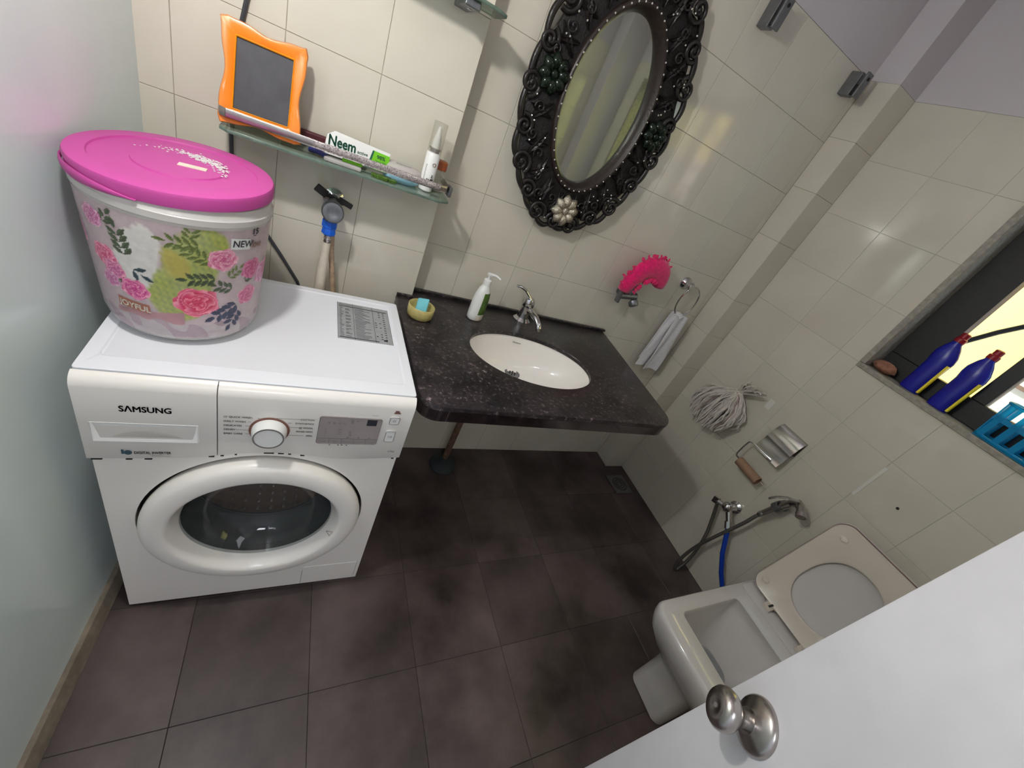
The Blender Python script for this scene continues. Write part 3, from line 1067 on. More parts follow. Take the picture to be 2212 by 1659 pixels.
# door ring
cx, cz = DC
dm = MB()
dm.lathe([(.2385, .012), (.2425, .0), (.2430, -.010), (.2405, -.022), (.2350, -.0290), (.2270, -.0325), (.2150, -.0345), (.1970, -.0355), (.1915, -.034), (.1870, -.029), (.1770, -.008), (.171, .004), (.169, .010)], (cx, 0, cz), (0, 1, 0), 96, cap0=False, cap1=False)
door = dm.build('porthole_door', 'white_enamel', wm, angle=60)
gl_ = MB()
gl_.lathe([(.170, .002), (.160, .030), (.146, .058), (.126, .080), (.09, .092), (.05, .098), (.001, .099)], (cx, 0, cz), (0, 1, 0), 64, cap0=False, cap1=False)
gl_.build('door_glass', 'smoky_glass', door, angle=80)
tri = MB()
tx0, tz0 = cx + .172, cz - .050
tri.tube([(tx0 - .008, -.0225, tz0 + .006), (tx0 + .010, -.0275, tz0 + .006), (tx0 + .002, -.0275, tz0 - .012)], .0008, 5, closed=True)
tri.build('caution_mark', 'ink_brown', door, smooth=False)
ga = MB()
ga.lathe([(.1705, .009), (.178, .016), (.182, .034), (.174, .046), (.172, .060), (.177, .078), (.178, .096), (.170, .112), (.166, .128)], (cx, 0, cz), (0, 1, 0), 72, cap0=False, cap1=False)
ga.build('door_gasket', 'rubber', wm, angle=80)
dd = MB()
dd.lathe([(.1655, .127), (.1640, .130), (.1655, .134), (.185, .135), (.232, .150), (.234, .160)], (cx, 0, cz), (0, 1, 0), 72, cap0=False, cap1=False)
drum = dd.build('drum', 'drum_front', wm, angle=50)
# embossed drum wall: pillow bumps
bp_ = MB()
nA, nY = 160, 24
lo = []
for i in range(nY + 1):
    y = .160 + .24 * i / nY
    row = []
    for j in range(nA):
        r = .234 - .011 * (abs(math.sin(PI * i / 3)) * abs(math.sin(PI * j / 4))) ** 1.3
        a = 2 * PI * j / nA
        row.append(Vector((cx + r * math.cos(a), y, cz + r * math.sin(a))))
    lo.append(row)
bp_.loft(lo, cap0=False, cap1=False)
lo = []
for i in range(23):
    rad = .234 * (1 - i / 22.5)
    lo.append([Vector((cx + rad * math.cos(2 * PI * j / nA), .400 - .016 * abs(math.sin(PI * i / 3)) * abs(math.sin(PI * j / (4 if i < 9 else 8))), cz + rad * math.sin(2 * PI * j / nA))) for j in range(nA)])
bp_.loft(lo, cap0=False, cap1=True)
MB().tube([(cx + .1665 * math.cos(t), .128, cz + .1665 * math.sin(t)) for t in [2 * PI * q / 72 for q in range(72)]], .0014, 6, closed=True).build('gasket_ring', 'mid_ring', wm)
bp_.build('drum_wall', 'steel_drum', drum, angle=60)
for k in range(3):
    a = math.radians(90 + 120 * k)
    c0 = Vector((cx + .218 * math.cos(a), .17, cz + .218 * math.sin(a)))
    MB().tube([c0, c0 + Vector((0, .22, 0))], (.02, .022), 10).build('paddle', 'drum_front', drum)

# ------------------------------------------------------------------ bucket on the machine
BC = Vector((.116, .233, .8473))


def brad(z):
    return .127 + (z - .86) * .018 / .26


def print_rgb(th, z):
    """flat printed artwork on the bucket sleeve: returns r,g,b,a (sRGB 0-255, alpha 0-1) at angle th (deg), height z"""
    s = math.radians(th) * .136
    x = s
    n1 = math.sin(th * .13 + 2.1) * math.cos(z * 61) + .5 * math.sin(th * .31 + z * 90)
    # ground: pale mauve, white and olive zones
    c = [222, 196, 204]
    a = .5
    u = (th + 102) / 10.0
    v = (z - 1.02) / .05
    n2 = math.sin(th * .9 + z * 310) * math.sin(th * .47 - z * 190) + .6 * math.sin(th * 1.7) * math.cos(z * 420)
    sm = lambda q: max(0.0, min(1.0, q))
    mixc = lambda p, q, t: [p[k] * (1 - t) + q[k] * t for k in range(3)]
    w0 = sm((1.0 - (u * u * .35 + v * v * .5 + .3 * n1 + .08 * n2)) * 4) * sm((-96 + (z - .95) * 60 - th) * .3)
    c = mixc(c, [240, 236, 231], w0)
    a += .25 * w0
    e = ((th + 76 - (z - 1.02) * 110) / 20.0) ** 2 + ((z - 1.01) / .105) ** 4
    w1 = sm((1.0 - e - .2 * n1 - .07 * n2) * 3.2)
    c = mixc(c, [172 + 14 * n2, 180 + 10 * n2, 108 + 12 * n1], w1)
    a = a * (1 - w1) + .88 * w1
    w2 = sm((.9 - ((th + 84) / 9) ** 2 - ((z - 1.035) / .035) ** 2 - .4 * n1 - .25 * n2) * 2) * .8
    c = mixc(c, [196, 180, 96], w2)
    if z < .905 + .006 * n1:
        c = [214, 198, 206] if n1 < .2 else [190, 158, 178]
        a = .45
    if th < -80 and .905 + .006 * n1 <= z < .932 - (th + 80) * -.0004 and th > -128:
        c = [196, 142, 150]
        a = .7

    def leaf(x0, z0, ang, L, w, colr):
        nonlocal c, a
        dx, dz = x - x0, z - z0
        ca, sa = math.cos(math.radians(ang)), math.sin(math.radians(ang))
        p, q = dx * ca + dz * sa, -dx * sa + dz * ca
        if 0 < p < L:
            ww = w * math.sin(PI * p / L)
            if abs(q) < ww:
                k = .75 if abs(q) < ww * .14 else (1.0 if q > 0 else .86)
                c = [colr[0] * k, colr[1] * k, colr[2] * k]
                a = .95

    def sprig(t0, z0, ang, n, L, w, colr):
        x0 = math.radians(t0) * .136
        ca, sa = math.cos(math.radians(ang)), math.sin(math.radians(ang))
        for i in range(n):
            d = i * L * .52
            leaf(x0 + ca * d, z0 + sa * d, ang + 48, L, w, colr)
            leaf(x0 + ca * d, z0 + sa * d, ang - 48, L, w, colr)
        leaf(x0 + ca * n * L * .52, z0 + sa * n * L * .52, ang, L, w, colr)

    for S_ in SPRIGS:
        if abs(th - S_[0]) < 28 and abs(z - S_[1]) < .085:
            sprig(*S_)
    for (t0, z0, r, base, tip) in ROSES:
        dx, dz = x - math.radians(t0) * .136, (z - z0) * 1.12
        d = math.hypot(dx, dz) / r
        if d > 1.15:
            continue
        ang = math.atan2(dz, dx)
        edge = 1.0 + .07 * math.sin(5 * ang + t0) + .03 * math.sin(11 * ang)
        if d < edge:
            # layered petals
            sp = d * 4.2 + .45 * math.sin(3 * ang + 9 * d + t0)
            fr = sp - math.floor(sp)
            k = .15 + .85 * fr ** 1.6
            if d > .78:
                k = min(1, k + .25)
            if d < .2:
                k = .5 * fr
            c = [base[i] * (1 - k) + tip[i] * k for i in range(3)]
            a = 1.0
    return c, a


dk, md, nv = (84, 98, 72), (118, 132, 74), (58, 66, 96)
SPRIGS = [(-113, 1.03, 100, 4, .021, .0045, dk), (-124, 1.078, 60, 2, .016, .004, dk), (-117, .985, 200, 2, .018, .004, dk),
          (-70, 1.075, 175, 4, .020, .0035, md), (-62, 1.045, 150, 4, .020, .0035, md), (-60, 1.01, 185, 4, .019, .004, dk),
          (-50, 1.012, 40, 3, .016, .0035, md), (-42, .945, 210, 4, .022, .0055, nv), (-40, .93, 245, 3, .022, .005, nv),
          (-47, .985, 160, 3, .018, .004, dk), (-75, 1.09, 80, 3, .017, .003, md), (-36, 1.0, 20, 2, .016, .004, dk), (-109, 1.005, 330, 1, .022, .004, (60, 82, 92))]
P1, P2 = (196, 40, 96), (246, 176, 196)
Q1, Q2 = (176, 62, 128), (238, 178, 206)
ROSES = [(-133, 1.078, .020, Q1, (240, 196, 216)), (-129, 1.012, .024, P1, P2), (-123, .992, .019, Q1, P2), (-128, .968, .017, Q1, (232, 190, 212)), (-110.5, .964, .0235, (190, 34, 120), P2),
         (-54.5, 1.050, .025, (196, 74, 124), (244, 196, 206)), (-29, 1.022, .025, (178, 50, 104), (228, 150, 184)), (-31, .962, .024, (186, 56, 112), (236, 166, 192)),
         (-71.5, .957, .0355, (200, 34, 78), (244, 158, 176)), (-10, 1.0, .03, Q1, Q2), (-160, 1.03, .03, Q1, Q2), (40, 1.0, .035, P1, P2), (110, 1.02, .035, P1, P2)]

bk = thing('plastic_bucket', 'hazy clear bucket printed with pink roses, with a pink lid, on the washing machine', 'bucket', tuple(BC))
b = MB()
n = 96
prof = [(.001, .8475), (.090, .8475), (.098, .8515), (.108, .854), (.1205, .860), (.1245, .872)]
prof += [(brad(.885 + .0225 * k), .885 + .0225 * k) for k in range(11)]
prof += [(.1448, 1.1125), (.1475, 1.1145), (.1478, 1.125), (.1450, 1.127), (.1435, 1.142), (.1410, 1.143), (.1405, 1.12), (.1385, 1.05), (.1295, .90), (.118, .862), (.105, .853), (.001, .852)]
b.lathe([(r, z - BC.z) for r, z in prof], BC, (0, 0, 1), n, cap0=False, cap1=False)
b.build('body', 'body_clear', bk, angle=50)
# printed sleeve
NT, NZ = 520, 150
zs = [.868 + (1.108 - .868) * j / NZ for j in range(NZ + 1)]
vs, cols = [], []
for j in range(NZ + 1):
    for i in range(NT):
        th = -180 + 360 * i / NT
        if i % 1 == 0:
            vis = -175 < th < 20
        c, a = print_rgb(th, zs[j]) if vis else ((214, 180, 190), .5)
        cols.append(S([max(0, min(255, q)) for q in c])[:3] + (a,))
        r = brad(zs[j]) + .0009 if zs[j] > .885 else .1245 + (.128727 - .1245) * ((zs[j] - .868) / .017) + .0006
        vs.append((BC.x + r * math.cos(math.radians(th)), BC.y + r * math.sin(math.radians(th)), zs[j]))
fs = [(j * NT + i, j * NT + (i + 1) % NT, (j + 1) * NT + (i + 1) % NT, (j + 1) * NT + i) for j in range(NZ) for i in range(NT)]
me = bpy.data.meshes.new('printed_sleeve')
me.from_pydata(vs, [], fs)
ca = me.color_attributes.new('print', 'FLOAT_COLOR', 'POINT')
ca.data.foreach_set('color', [q for c in cols for q in c])
me.materials.append(T['print'])
me.polygons.foreach_set('use_smooth', [True] * len(me.polygons))
po = bpy.data.objects.new('printed_sleeve', me)
col.objects.link(po)
po.parent = bk
po.matrix_parent_inverse = bk.matrix_basis.inverted()


def wrap_text(s, size, th0, z0, name, m, bold=0, slope=0.0, parent=None, sx=1.0, extra=None, lift=.0022):
    vs, fs = text_geo(s, size, bold)
    mb = MB()
    out = []
    for x, y, _ in vs:
        X = x * sx
        zz = z0 + y + slope * X
        th = math.radians(th0) + (X - y * slope) / .14
        r = brad(zz) + lift
        out.append((BC.x + r * math.cos(th), BC.y + r * math.sin(th), zz))
    mb.add(out, fs)
    return mb.build(name, m, parent, smooth=False, fix=False)


def wrap_rect(th0, th1, z0, z1, name, m, slope=0.0, parent=None, lift=.0015):
    mb = MB()
    lo, hi = [], []
    for k in range(13):
        t = th0 + (th1 - th0) * k / 12
        dz = slope * math.radians(t - th0) * .14
        for L_, z in ((lo, z0), (hi, z1)):
            L_.append((t, z + dz))
    P = lambda t, z, l: Vector((BC.x + (brad(z) + l) * math.cos(math.radians(t)), BC.y + (brad(z) + l) * math.sin(math.radians(t)), z))
    V = [P(t, z, lift) for t, z in lo] + [P(t, z, lift) for t, z in hi]
    mb.add(V, [(i, i + 1, 14 + i, 13 + i) for i in range(12)])
    return mb.build(name, m, parent, fix=False)


wrap_rect(-125, -102, .919, .938, 'label_plate', 'joy_plate', -.02, bk)
wrap_text('JOYFUL', .0165, -124, .922, 'lettering', 'hose_white', .0006, -.02, bk, 1.0)
wrap_rect(-50, -34, 1.072, 1.094, 'label_plate', 'white_plastic', -.12, bk)
wrap_text('NEW', .0185, -49, 1.077, 'lettering', 'ink', .0004, -.1, bk, .95)
wrap_text('love', .022, -32.5, 1.070, 'lettering', 'ink_brown', .0003, -.05, bk, .7)
wrap_text('15', .0165, -33.5, 1.104 - .006, 'lettering', 'ink', .0006, 0, bk, 1.0)
wrap_rect(-31.5, -28.5, 1.0935, 1.0952, 'mark', 'ink', 0, bk)

# lid
ln = Vector((-.055, -.03, 1)).normalized()
LC = Vector((.1155, .2335, 1.146))
ld = MB()
ld.lathe([(.1470, -.004), (.1482, .014), (.1460, .0185), (.1435, .0195), (.1200, .0195), (.1185, .0165), (.0675, .0165), (.066, .0190), (.001, .0190)], LC, ln, 96, cap0=False, cap1=False)
ld.lathe([(.1470, -.004), (.1455, -.004), (.1448, .0140), (.001, .0145)], LC, ln, 96, cap0=False, cap1=False)
lid = ld.build('lid', 'pink', bk, angle=30)
uu = (Vector((1, 0, 0)) - ln * ln.x).normalized()
ww = ln.cross(uu)
f_ = MB()
f_.tube([(LC.x - .002 + .1490 * math.cos(math.radians(q)), LC.y + .1490 * math.sin(math.radians(q)), 1.137) for q in range(176, 262, 5)], lambda t: (.008 * math.sin(PI * min(.99, max(.01, t))) + .0005, .0022), 8, flat=(0, 0, 1))
f_.build('lid_flange', 'pink', lid)
c0 = LC + ln * .0196 + uu * .020 - ww * .004
sl = MB().obox(c0, uu * .021, ww * .0075, ln * .0006)
sl.build('paper_residue', 'onyx' if False else 'hose_white', lid, smooth=False)
# powder residue on the lid: many grains
rs = random.Random(11)
pw = MB()
for k in range(420):
    t = rs.gauss(0, .5)
    a = math.radians(60) + t * 1.0
    r = .066 + rs.gauss(0, .006) - .018 * (1 - abs(t)) * rs.random()
    q = LC + ln * .0198 + uu * (r * math.cos(a)) + ww * (r * math.sin(a))
    z = rs.uniform(.0004, .0018)
    pw.obox(q, uu * z, ww * z * rs.uniform(.5, 1), ln * .0003)
p_ = pw.build('powder', 'white_plastic', lid, smooth=False, fix=False)
p_['kind'] = 'stuff'

# ------------------------------------------------------------------ vanity counter with basin
ct = thing('vanity_counter', 'black speckled granite vanity counter with rounded front corners', 'counter', (1.08, .3, .79))


def counter_poly():
    P = []
    # rounded front-left
    for k in range(9):
        a = math.radians(180 + 90 * k / 8)
        P.append((.612 + .055 + .055 * math.cos(a), -.008 + .055 + .055 * math.sin(a)))
    for k in range(9):
        a = math.radians(270 + 86 * k / 8)
        P.append((1.452 + .075 * math.cos(a), -.016 + .075 + .075 * math.sin(a)))
    P += [(1.572, .6115), (.6685, .6115), (.6685, .5465), (.612, .5465)]
    return P


cpoly = counter_poly()
BC2 = (1.051, .278)
BA = math.radians(-8)


def bell(a, A, B, c=BC2):
    """ellipse point in direction a about its centre"""
    d = a - BA
    r = 1 / math.sqrt((math.cos(d) / A) ** 2 + (math.sin(d) / B) ** 2)
    return (c[0] + r * math.cos(a), c[1] + r * math.sin(a))


oL, iL = ring_between(cpoly, lambda a: bell(a, .231, .1515), BC2, 80)
sb = MB()
cen = Vector((1.07, .28, 0))


def ins(p, d):
    v = Vector((p[0], p[1], 0)) - cen
    v2 = v * (1 - d / max(v.length, .01))
    return (cen.x + v2.x, cen.y + v2.y)


sb.loft([[Vector((p[0], p[1], .8262)) for p in iL],
         [Vector((p[0], p[1], .8262)) for p in oL],
         [Vector((p[0], p[1], .835)) for p in oL],
         [Vector((*ins(p, .0018), .8385)) for p in oL],
         [Vector((*ins(p, .006), .840)) for p in oL],
         [Vector((bell(math.atan2(p[1] - BC2[1], p[0] - BC2[0]), .232, .1525)[0], bell(math.atan2(p[1] - BC2[1], p[0] - BC2[0]), .232, .1525)[1], .840)) for p in iL],
         [Vector((p[0], p[1], .8385)) for p in iL]], closed=True)
sb.build('slab', 'granite', ct, angle=30)
# apron strips around the built-up edge
fp_ = cpoly[:18]
seg = []
front = [(fp_[8][0] + (fp_[9][0] - fp_[8][0]) * k / 2, fp_[8][1] + (fp_[9][1] - fp_[8][1]) * k / 2) for k in range(3)]


def apron(pts, name='edge_strip'):
    m = MB()
    o_, i_ = [], []
    for p in pts:
        q = ins(p, .0018)
        r = ins(p, .025)
        o_.append(q)
        i_.append(r)
    lp = [[Vector((o_[k][0], o_[k][1], .789)), Vector((o_[k][0], o_[k][1], .8245)), Vector((i_[k][0], i_[k][1], .8245)), Vector((i_[k][0], i_[k][1], .789))] for k in range(len(pts))]
    m.loft(lp)
    return m.build(name, 'granite_dark', ct, bevel=.0008, smooth=False)


def lerp2(a, b, t):
    return (a[0] + (b[0] - a[0]) * t, a[1] + (b[1] - a[1]) * t)


left = [(.612, .5465), lerp2((.612, .5465), fp_[0], .98)]
apron(left)
for i, j in ((0, 3), (3, 5), (5, 7)):
    seg_ = [lerp2(fp_[i], fp_[i + 1], .03)] + fp_[i + 1:j] + [lerp2(fp_[j - 1], fp_[j], .97)]
    apron(seg_)
apron([lerp2(fp_[7], fp_[8], .03), fp_[8], lerp2(fp_[8], fp_[9], .022)])
apron([lerp2(fp_[8], fp_[9], .024), lerp2(fp_[8], fp_[9], .5), lerp2(fp_[8], fp_[9], .998)])
apron(fp_[9:18])
apron([lerp2(fp_[17], (1.572, .6115), .02), (1.572, .6115)])
jl = MB()
allp = left[:1] + fp_ + [(1.572, .6115)]
jl.loft([[Vector((*ins(p, .0046), .7895)), Vector((*ins(p, .0046), .8261)), Vector((*ins(p, .012), .8261)), Vector((*ins(p, .012), .7895))] for p in allp])
jl.build('joint_filler', 'label_grey', ct, smooth=False)
# backsplash upstand
MB().box((.6695, .598, .8402), (1.578, .6115, .8500)).build('upstand', 'granite', ct, bevel=.0015)
MB().box((.613, .5385, .8402), (.668, .5465, .8495)).build('upstand', 'granite', ct, bevel=.001)
# basin (undermounted)
wb_ = thing('wash_basin', 'oval white ceramic wash basin sunk in the black granite counter', 'basin', (BC2[0], BC2[1], .70))
m = MB()
lo = []
NB = 72
D_, DR = .1255, Vector((1.062, .374, 0))
secs = [(0.0, 1.0), (.04, .992), (.12, .975), (.28, .945), (.45, .90), (.62, .83), (.76, .73), (.87, .60), (.94, .45), (.98, .30), (1.0, .155)]
for d, s_ in secs:
    row = []
    for j in range(NB):
        a = 2 * PI * j / NB
        p = bell(a, .2345, .155)
        k = 1 - s_
        cx_ = BC2[0] * (1 - k) + DR.x * k if False else None
        x = BC2[0] + (p[0] - BC2[0]) * s_ + (DR.x - BC2[0]) * k * .95
        y = BC2[1] + (p[1] - BC2[1]) * s_ + (DR.y - BC2[1]) * k * .95
        row.append(Vector((x, y, .8258 - D_ * d)))
    lo.append(row)
m.loft(lo, cap0=False, cap1=True)
# outer skin
lo2 = []
for d, s_ in secs[::-1]:
    row = []
    for j in range(NB):
        a = 2 * PI * j / NB
        p = bell(a, .2345, .155)
        k = 1 - s_
        s2_ = s_ * 1.03 + .01
        x = BC2[0] + (p[0] - BC2[0]) * s2_ + (DR.x - BC2[0]) * k * .95
        y = BC2[1] + (p[1] - BC2[1]) * s2_ + (DR.y - BC2[1]) * k * .95
        row.append(Vector((x, y, .8258 - .004 - D_ * d)))
    lo2.append(row)
m.loft(lo2, cap0=True, cap1=False)
bs = m.build('bowl', 'porcelain', wb_, angle=80)
dr_ = MB()
dc = Vector((1.062, .372, .7005))
dr_.lathe([(.0305, .0), (.0305, .0022), (.026, .0030), (.0225, .0018), (.0215, .0008), (.001, .0004)], dc, (0, 0, 1), 36, cap0=False, cap1=False)
dm_ = dr_.build('drain', 'dull_metal', wb_)
hh = MB()
hh.cyl(dc + Vector((0, 0, .0012)), dc + Vector((0, 0, .0016)), .0038, n=12)
for k in range(6):
    a = k * PI / 3
    hh.cyl(dc + Vector((.0115 * math.cos(a), .0115 * math.sin(a), .0012)), dc + Vector((.0115 * math.cos(a), .0115 * math.sin(a), .0017)), .0036, n=10)
hh.build('drain_holes', 'gap', dm_)['kind'] = 'stuff'
lt = MB()
put_text(lt, 'Hindware', .0085, (1.052, .4195, .805), (.985, -.13, 0), (0, .12, .99), bold=.0003, align='C')
lt.build('lettering', 'ink_grey', wb_, smooth=False, fix=False)

# mixer tap
tp_ = thing('mixer_tap', 'chrome single-lever mixer tap behind the basin', 'tap', (1.125, .545, .84))
t0 = Vector((1.108, .552, .8403))
m = MB()
m.lathe([(.036, 0), (.036, .003), (.030, .008), (.024, .014), (.0225, .03), (.0235, .055), (.0225, .062)], t0, (0, 0, 1), 32, cap1=True)
m.build('body', 'chrome', tp_)
m = MB()
m.tube([t0 + Vector((0, 0, .048)), t0 + Vector((.010, -.028, .052)), t0 + Vector((.022, -.060, .046)), t0 + Vector((.030, -.084, .032)), t0 + Vector((.033, -.090, .020))], lambda t: (.0125 - .002 * t, .0150 - .003 * t), 14)
sp_ = m.build('spout', 'chrome', tp_)
MB().cyl(t0 + Vector((.033, -.090, .022)), t0 + Vector((.0345, -.092, .012)), .0115, n=18).build('aerator', 'steel', sp_)
m = MB()
m.lathe([(.0225, 0), (.0245, .004), (.0245, .020), (.020, .031), (.010, .036), (.001, .037)], t0 + Vector((0, 0, .0625)), (-.08, .05, 1), 28)
m.tube([t0 + Vector((.006, -.008, .088)), t0 + Vector((-.012, -.004, .105)), t0 + Vector((-.036, .0, .124)), t0 + Vector((-.060, .004, .131)), t0 + Vector((-.074, .006, .129))], lambda t: (.0048 + .001 * math.sin(PI * t), .0105 - .004 * t), 12, flat=(0, 0, 1))
m.build('lever', 'chrome', tp_)

# lotion bottle
lb = thing('pump_bottle', 'white pump bottle with green label standing left of the tap', 'bottle', (.885, .492, .8402))
o = Vector((.885, .492, .8402))
m = MB()
ang = math.radians(-50)
rx, ry = Vector((math.cos(ang + PI / 2), math.sin(ang + PI / 2), 0)), Vector((math.cos(ang), math.sin(ang), 0))
lo = []
for h, a_, b_ in [(0, .030, .024), (.003, .033, .0265), (.02, .034, .027), (.07, .033, .027), (.10, .029, .024), (.118, .022, .019), (.128, .0145, .014), (.133, .0125, .0125)]:
    lo.append([o + rx * (a_ * math.cos(2 * PI * j / 32)) + ry * (b_ * math.sin(2 * PI * j / 32)) + Vector((0, 0, h)) for j in range(32)])
m.loft(lo)
m.build('body', 'white_plastic', lb, angle=60)
m = MB()
m.lathe([(.0142, .1325), (.0142, .150), (.011, .153), (.0045, .154), (.0045, .168), (.010, .1685), (.010, .174), (.003, .176)], o, (0, 0, 1), 24)
m.tube([o + Vector((0, 0, .1715)), o + Vector((.018, -.010, .174)), o + Vector((.034, -.018, .168))], lambda t: .0052 - .0018 * t, 10)
m.build('pump', 'white_plastic', lb)
m = MB()


def ell(h):
    tb = [(0, .030, .024), (.003, .033, .0265), (.02, .034, .027), (.07, .033, .027), (.10, .029, .024), (.118, .022, .019)]
    for k in range(len(tb) - 1):
        if tb[k][0] <= h <= tb[k + 1][0]:
            t = (h - tb[k][0]) / (tb[k + 1][0] - tb[k][0])
            return tb[k][1] + (tb[k + 1][1] - tb[k][1]) * t, tb[k][2] + (tb[k + 1][2] - tb[k][2]) * t
    return .02, .016


def label(h0, h1, p0, p1, m_, name):
    mb = MB()
    V, n1, n2 = [], 10, 12
    for i in range(n1 + 1):
        h = h0 + (h1 - h0) * i / n1
        A, B = ell(h)
        for j in range(n2 + 1):
            p = math.radians(p0 + (p1 - p0) * j / n2)
            V.append(o + rx * ((A + .0006) * math.cos(p)) + ry * ((B + .0006) * math.sin(p)) + Vector((0, 0, h)))
    mb.add(V, [(i * (n2 + 1) + j, i * (n2 + 1) + j + 1, (i + 1) * (n2 + 1) + j + 1, (i + 1) * (n2 + 1) + j) for i in range(n1) for j in range(n2)])
    return mb.build(name, m_, lb)


label(.026, .108, 66, 132, 'olive_label', 'label')
label(.0, .022, 66, 140, 'hose_white', 'label')

# soap dish + soap
so = Vector((.672, .425, .8402))
m = MB()
m.lathe([(.034, 0), (.040, .006), (.0425, .020), (.0425, .040), (.0405, .0415), (.0375, .039), (.036, .022), (.030, .013), (.001, .011)], so, (0, 0, 1), 40, cap1=False)
tag(m.build('soap_dish', 'onyx', angle=60), 'round yellowish onyx soap dish on the counter corner', 'dish')
m = MB()
m.obox(so + Vector((.001, .003, .0375)), (.0175, -.004, .003), (.003, .010, .020), (-.002, -.0065, .006))
tag(m.build('soap_bar', 'soap', bevel=.004, seg=3), 'aqua bar of soap propped in the onyx dish', 'soap')

# waste pipe under the counter
pp = thing('waste_pipe', 'rusty vertical waste pipe with a dark floor flange under the counter', 'pipe', (.985, .52, .0))
m = MB().cyl((1.045, .40, .681), (1.045, .40, .63), .024).cyl((1.045, .40, .64), (1.045, .40, .56), .034)
m.tube([(1.045, .40, .575), (1.04, .43, .54), (1.03, .47, .50), (1.02, .50, .42), (1.02, .51, .30)], .016, 12)
m.tube([(1.02, .51, .32), (1.02, .51, .10), (1.022, .512, .03)], .0145, 12)
m.build('pipe', 'rusty', pp)
m = MB().lathe([(.065, .0), (.062, .012), (.05, .022), (.022, .03), (.018, .055)], (1.022, .512, .0042), (0, 0, 1), 32)
m.build('flange', 'blue_grey', pp)

# floor drain in the corner
fd = thing('floor_drain', 'small square metal floor drain in the rear right corner', 'drain', (2.10, .36, .004))
MB().box((2.035, .300, .0036), (2.165, .430, .0066)).build('plate', 'dull_metal', fd, bevel=.001)
m = MB()
for k in range(3):
    m.tube([(2.10 + (.016 + .014 * k) * math.cos(t * PI / 12), .365 + (.016 + .014 * k) * math.sin(t * PI / 12), .0068) for t in range(24)], .002, 5, closed=True)
g_ = m.build('grating', 'gap', fd)
g_['kind'] = 'stuff'

# ------------------------------------------------------------------ oval mirror with carved frame
MC = (1.082, 1.581)
mr = thing('oval_mirror', 'oval wall mirror in a black carved openwork frame studded with silver beads', 'mirror', (MC[0], .60, MC[1]))
YM = .585
rs = random.Random(21)


def E(phi, A, B, y=YM):
    return Vector((MC[0] + A * math.cos(phi), y, MC[1] + B * math.sin(phi)))


def frame_pt(phi, s, y):
    """s=0 at bead line, s=1 at outer edge"""
    A = .154 + (.268 - .154) * s
    B = .247 + (.382 - .247) * s
    return E(phi, A, B, y)


m = MB()
N_ = 96
m.loft([[E(2 * PI * j / N_, .136, .227, .607) for j in range(N_)], [E(2 * PI * j / N_, .136, .227, .603) for j in range(N_)]])
m.build('glass', 'mirror', mr, smooth=False)
m = MB()
pr = [(.160, .253, .606), (.160, .253, .578), (.156, .249, .570), (.149, .242, .569), (.143, .235, .577), (.139, .230, .583), (.1325, .2235, .598), (.1325, .2235, .606)]
m.loft([[E(2 * PI * j / N_, a, b, y) for j in range(N_)] for a, b, y in pr], closed=True)
m.build('inner_rim', 'wood_rim', mr, angle=60)
# ground plate of the carving, with scalloped edge
m = MB()
o_, i_ = [], []
NS = 240
for j in range(NS):
    ph = 2 * PI * j / NS
    s = .74 + .15 * abs(math.sin(ph * 5.5 + .6)) + .05 * math.sin(ph * 17)
    o_.append((ph, s))


def ring_at(y, ds=0):
    return [frame_pt(p, s + ds, y) for p, s in o_]


inn = lambda y: [E(p, .156, .249, y) for p, s in o_]
m.loft([inn(.606), ring_at(.606), ring_at(.590), ring_at(.586, -.05), inn(.584)], closed=True)
m.build('carved_ground', 'wood_back', mr, angle=50)
# scrolls
NSC = 22


def spiral(c, r0, turns, start, hand, y, thick):
    pts = []
    n = int(26 * turns)
    for k in range(n + 1):
        t = k / n
        r = r0 * (1 - t) ** .8 + .002
        a = start + hand * 2 * PI * turns * t
        pts.append(c + Vector((r * math.cos(a), 0, r * math.sin(a))) + Vector((0, -.007 * t, 0)))
    return pts


for k in range(NSC):
    ph = 2 * PI * (k + .35) / NSC
    s = .83 + .05 * (k % 2)
    c = frame_pt(ph, s, .584)
    r0 = .031 if k % 2 else .026
    hand = 1 if k % 2 else -1
    m = MB()
    m.tube(spiral(c, r0, 1.6, ph + PI * .5 * hand, hand, .58, .005), lambda t: (.0085 - .003 * t, .0078 - .0034 * t), 7, flat=(0, 1, 0))
    m.ball(c + Vector((0, -.004, 0)), .0085, 8)
    m.build('scroll', 'wood_dark', mr, angle=70)
# curved stems linking scrolls (outer contour), leaving open gaps
for k in range(NSC):
    a0 = 2 * PI * (k + .35) / NSC
    a1 = 2 * PI * (k + 1.35) / NSC
    m = MB()
    pts = []
    for q in range(11):
        t = q / 10
        pts.append(frame_pt(a0 + (a1 - a0) * t, .92 + (.06 if k % 3 else .12) * math.sin(PI * t), .590 - .004 * math.sin(PI * t)))
    m.tube(pts, lambda t: (.009, .0062 + .0035 * math.sin(PI * t)), 7, flat=(0, 1, 0))
    m.build('stem', 'wood_dark', mr, angle=70)
# carved leaves between


def leaf_mesh(base, tip, width, lift, y):
    m = MB()
    d = tip - base
    L = d.length
    d.normalize()
    n = Vector((-d.z, 0, d.x))
    lp = []
    for k in range(9):
        t = k / 8
        w_ = width * math.sin(PI * min(.98, t * .9 + .08)) * (1 + .18 * math.sin(6 * PI * t))
        c = base + d * (L * t) + Vector((0, -lift * math.sin(PI * t), 0))
        lp.append([c + n * w_ + Vector((0, .004, 0)), c + n * w_ * .5 + Vector((0, -.004, 0)), c + Vector((0, .0005, 0)), c - n * w_ * .5 + Vector((0, -.004, 0)), c - n * w_ + Vector((0, .004, 0)), c + Vector((0, .007, 0))])
    m.loft(lp)
    return m


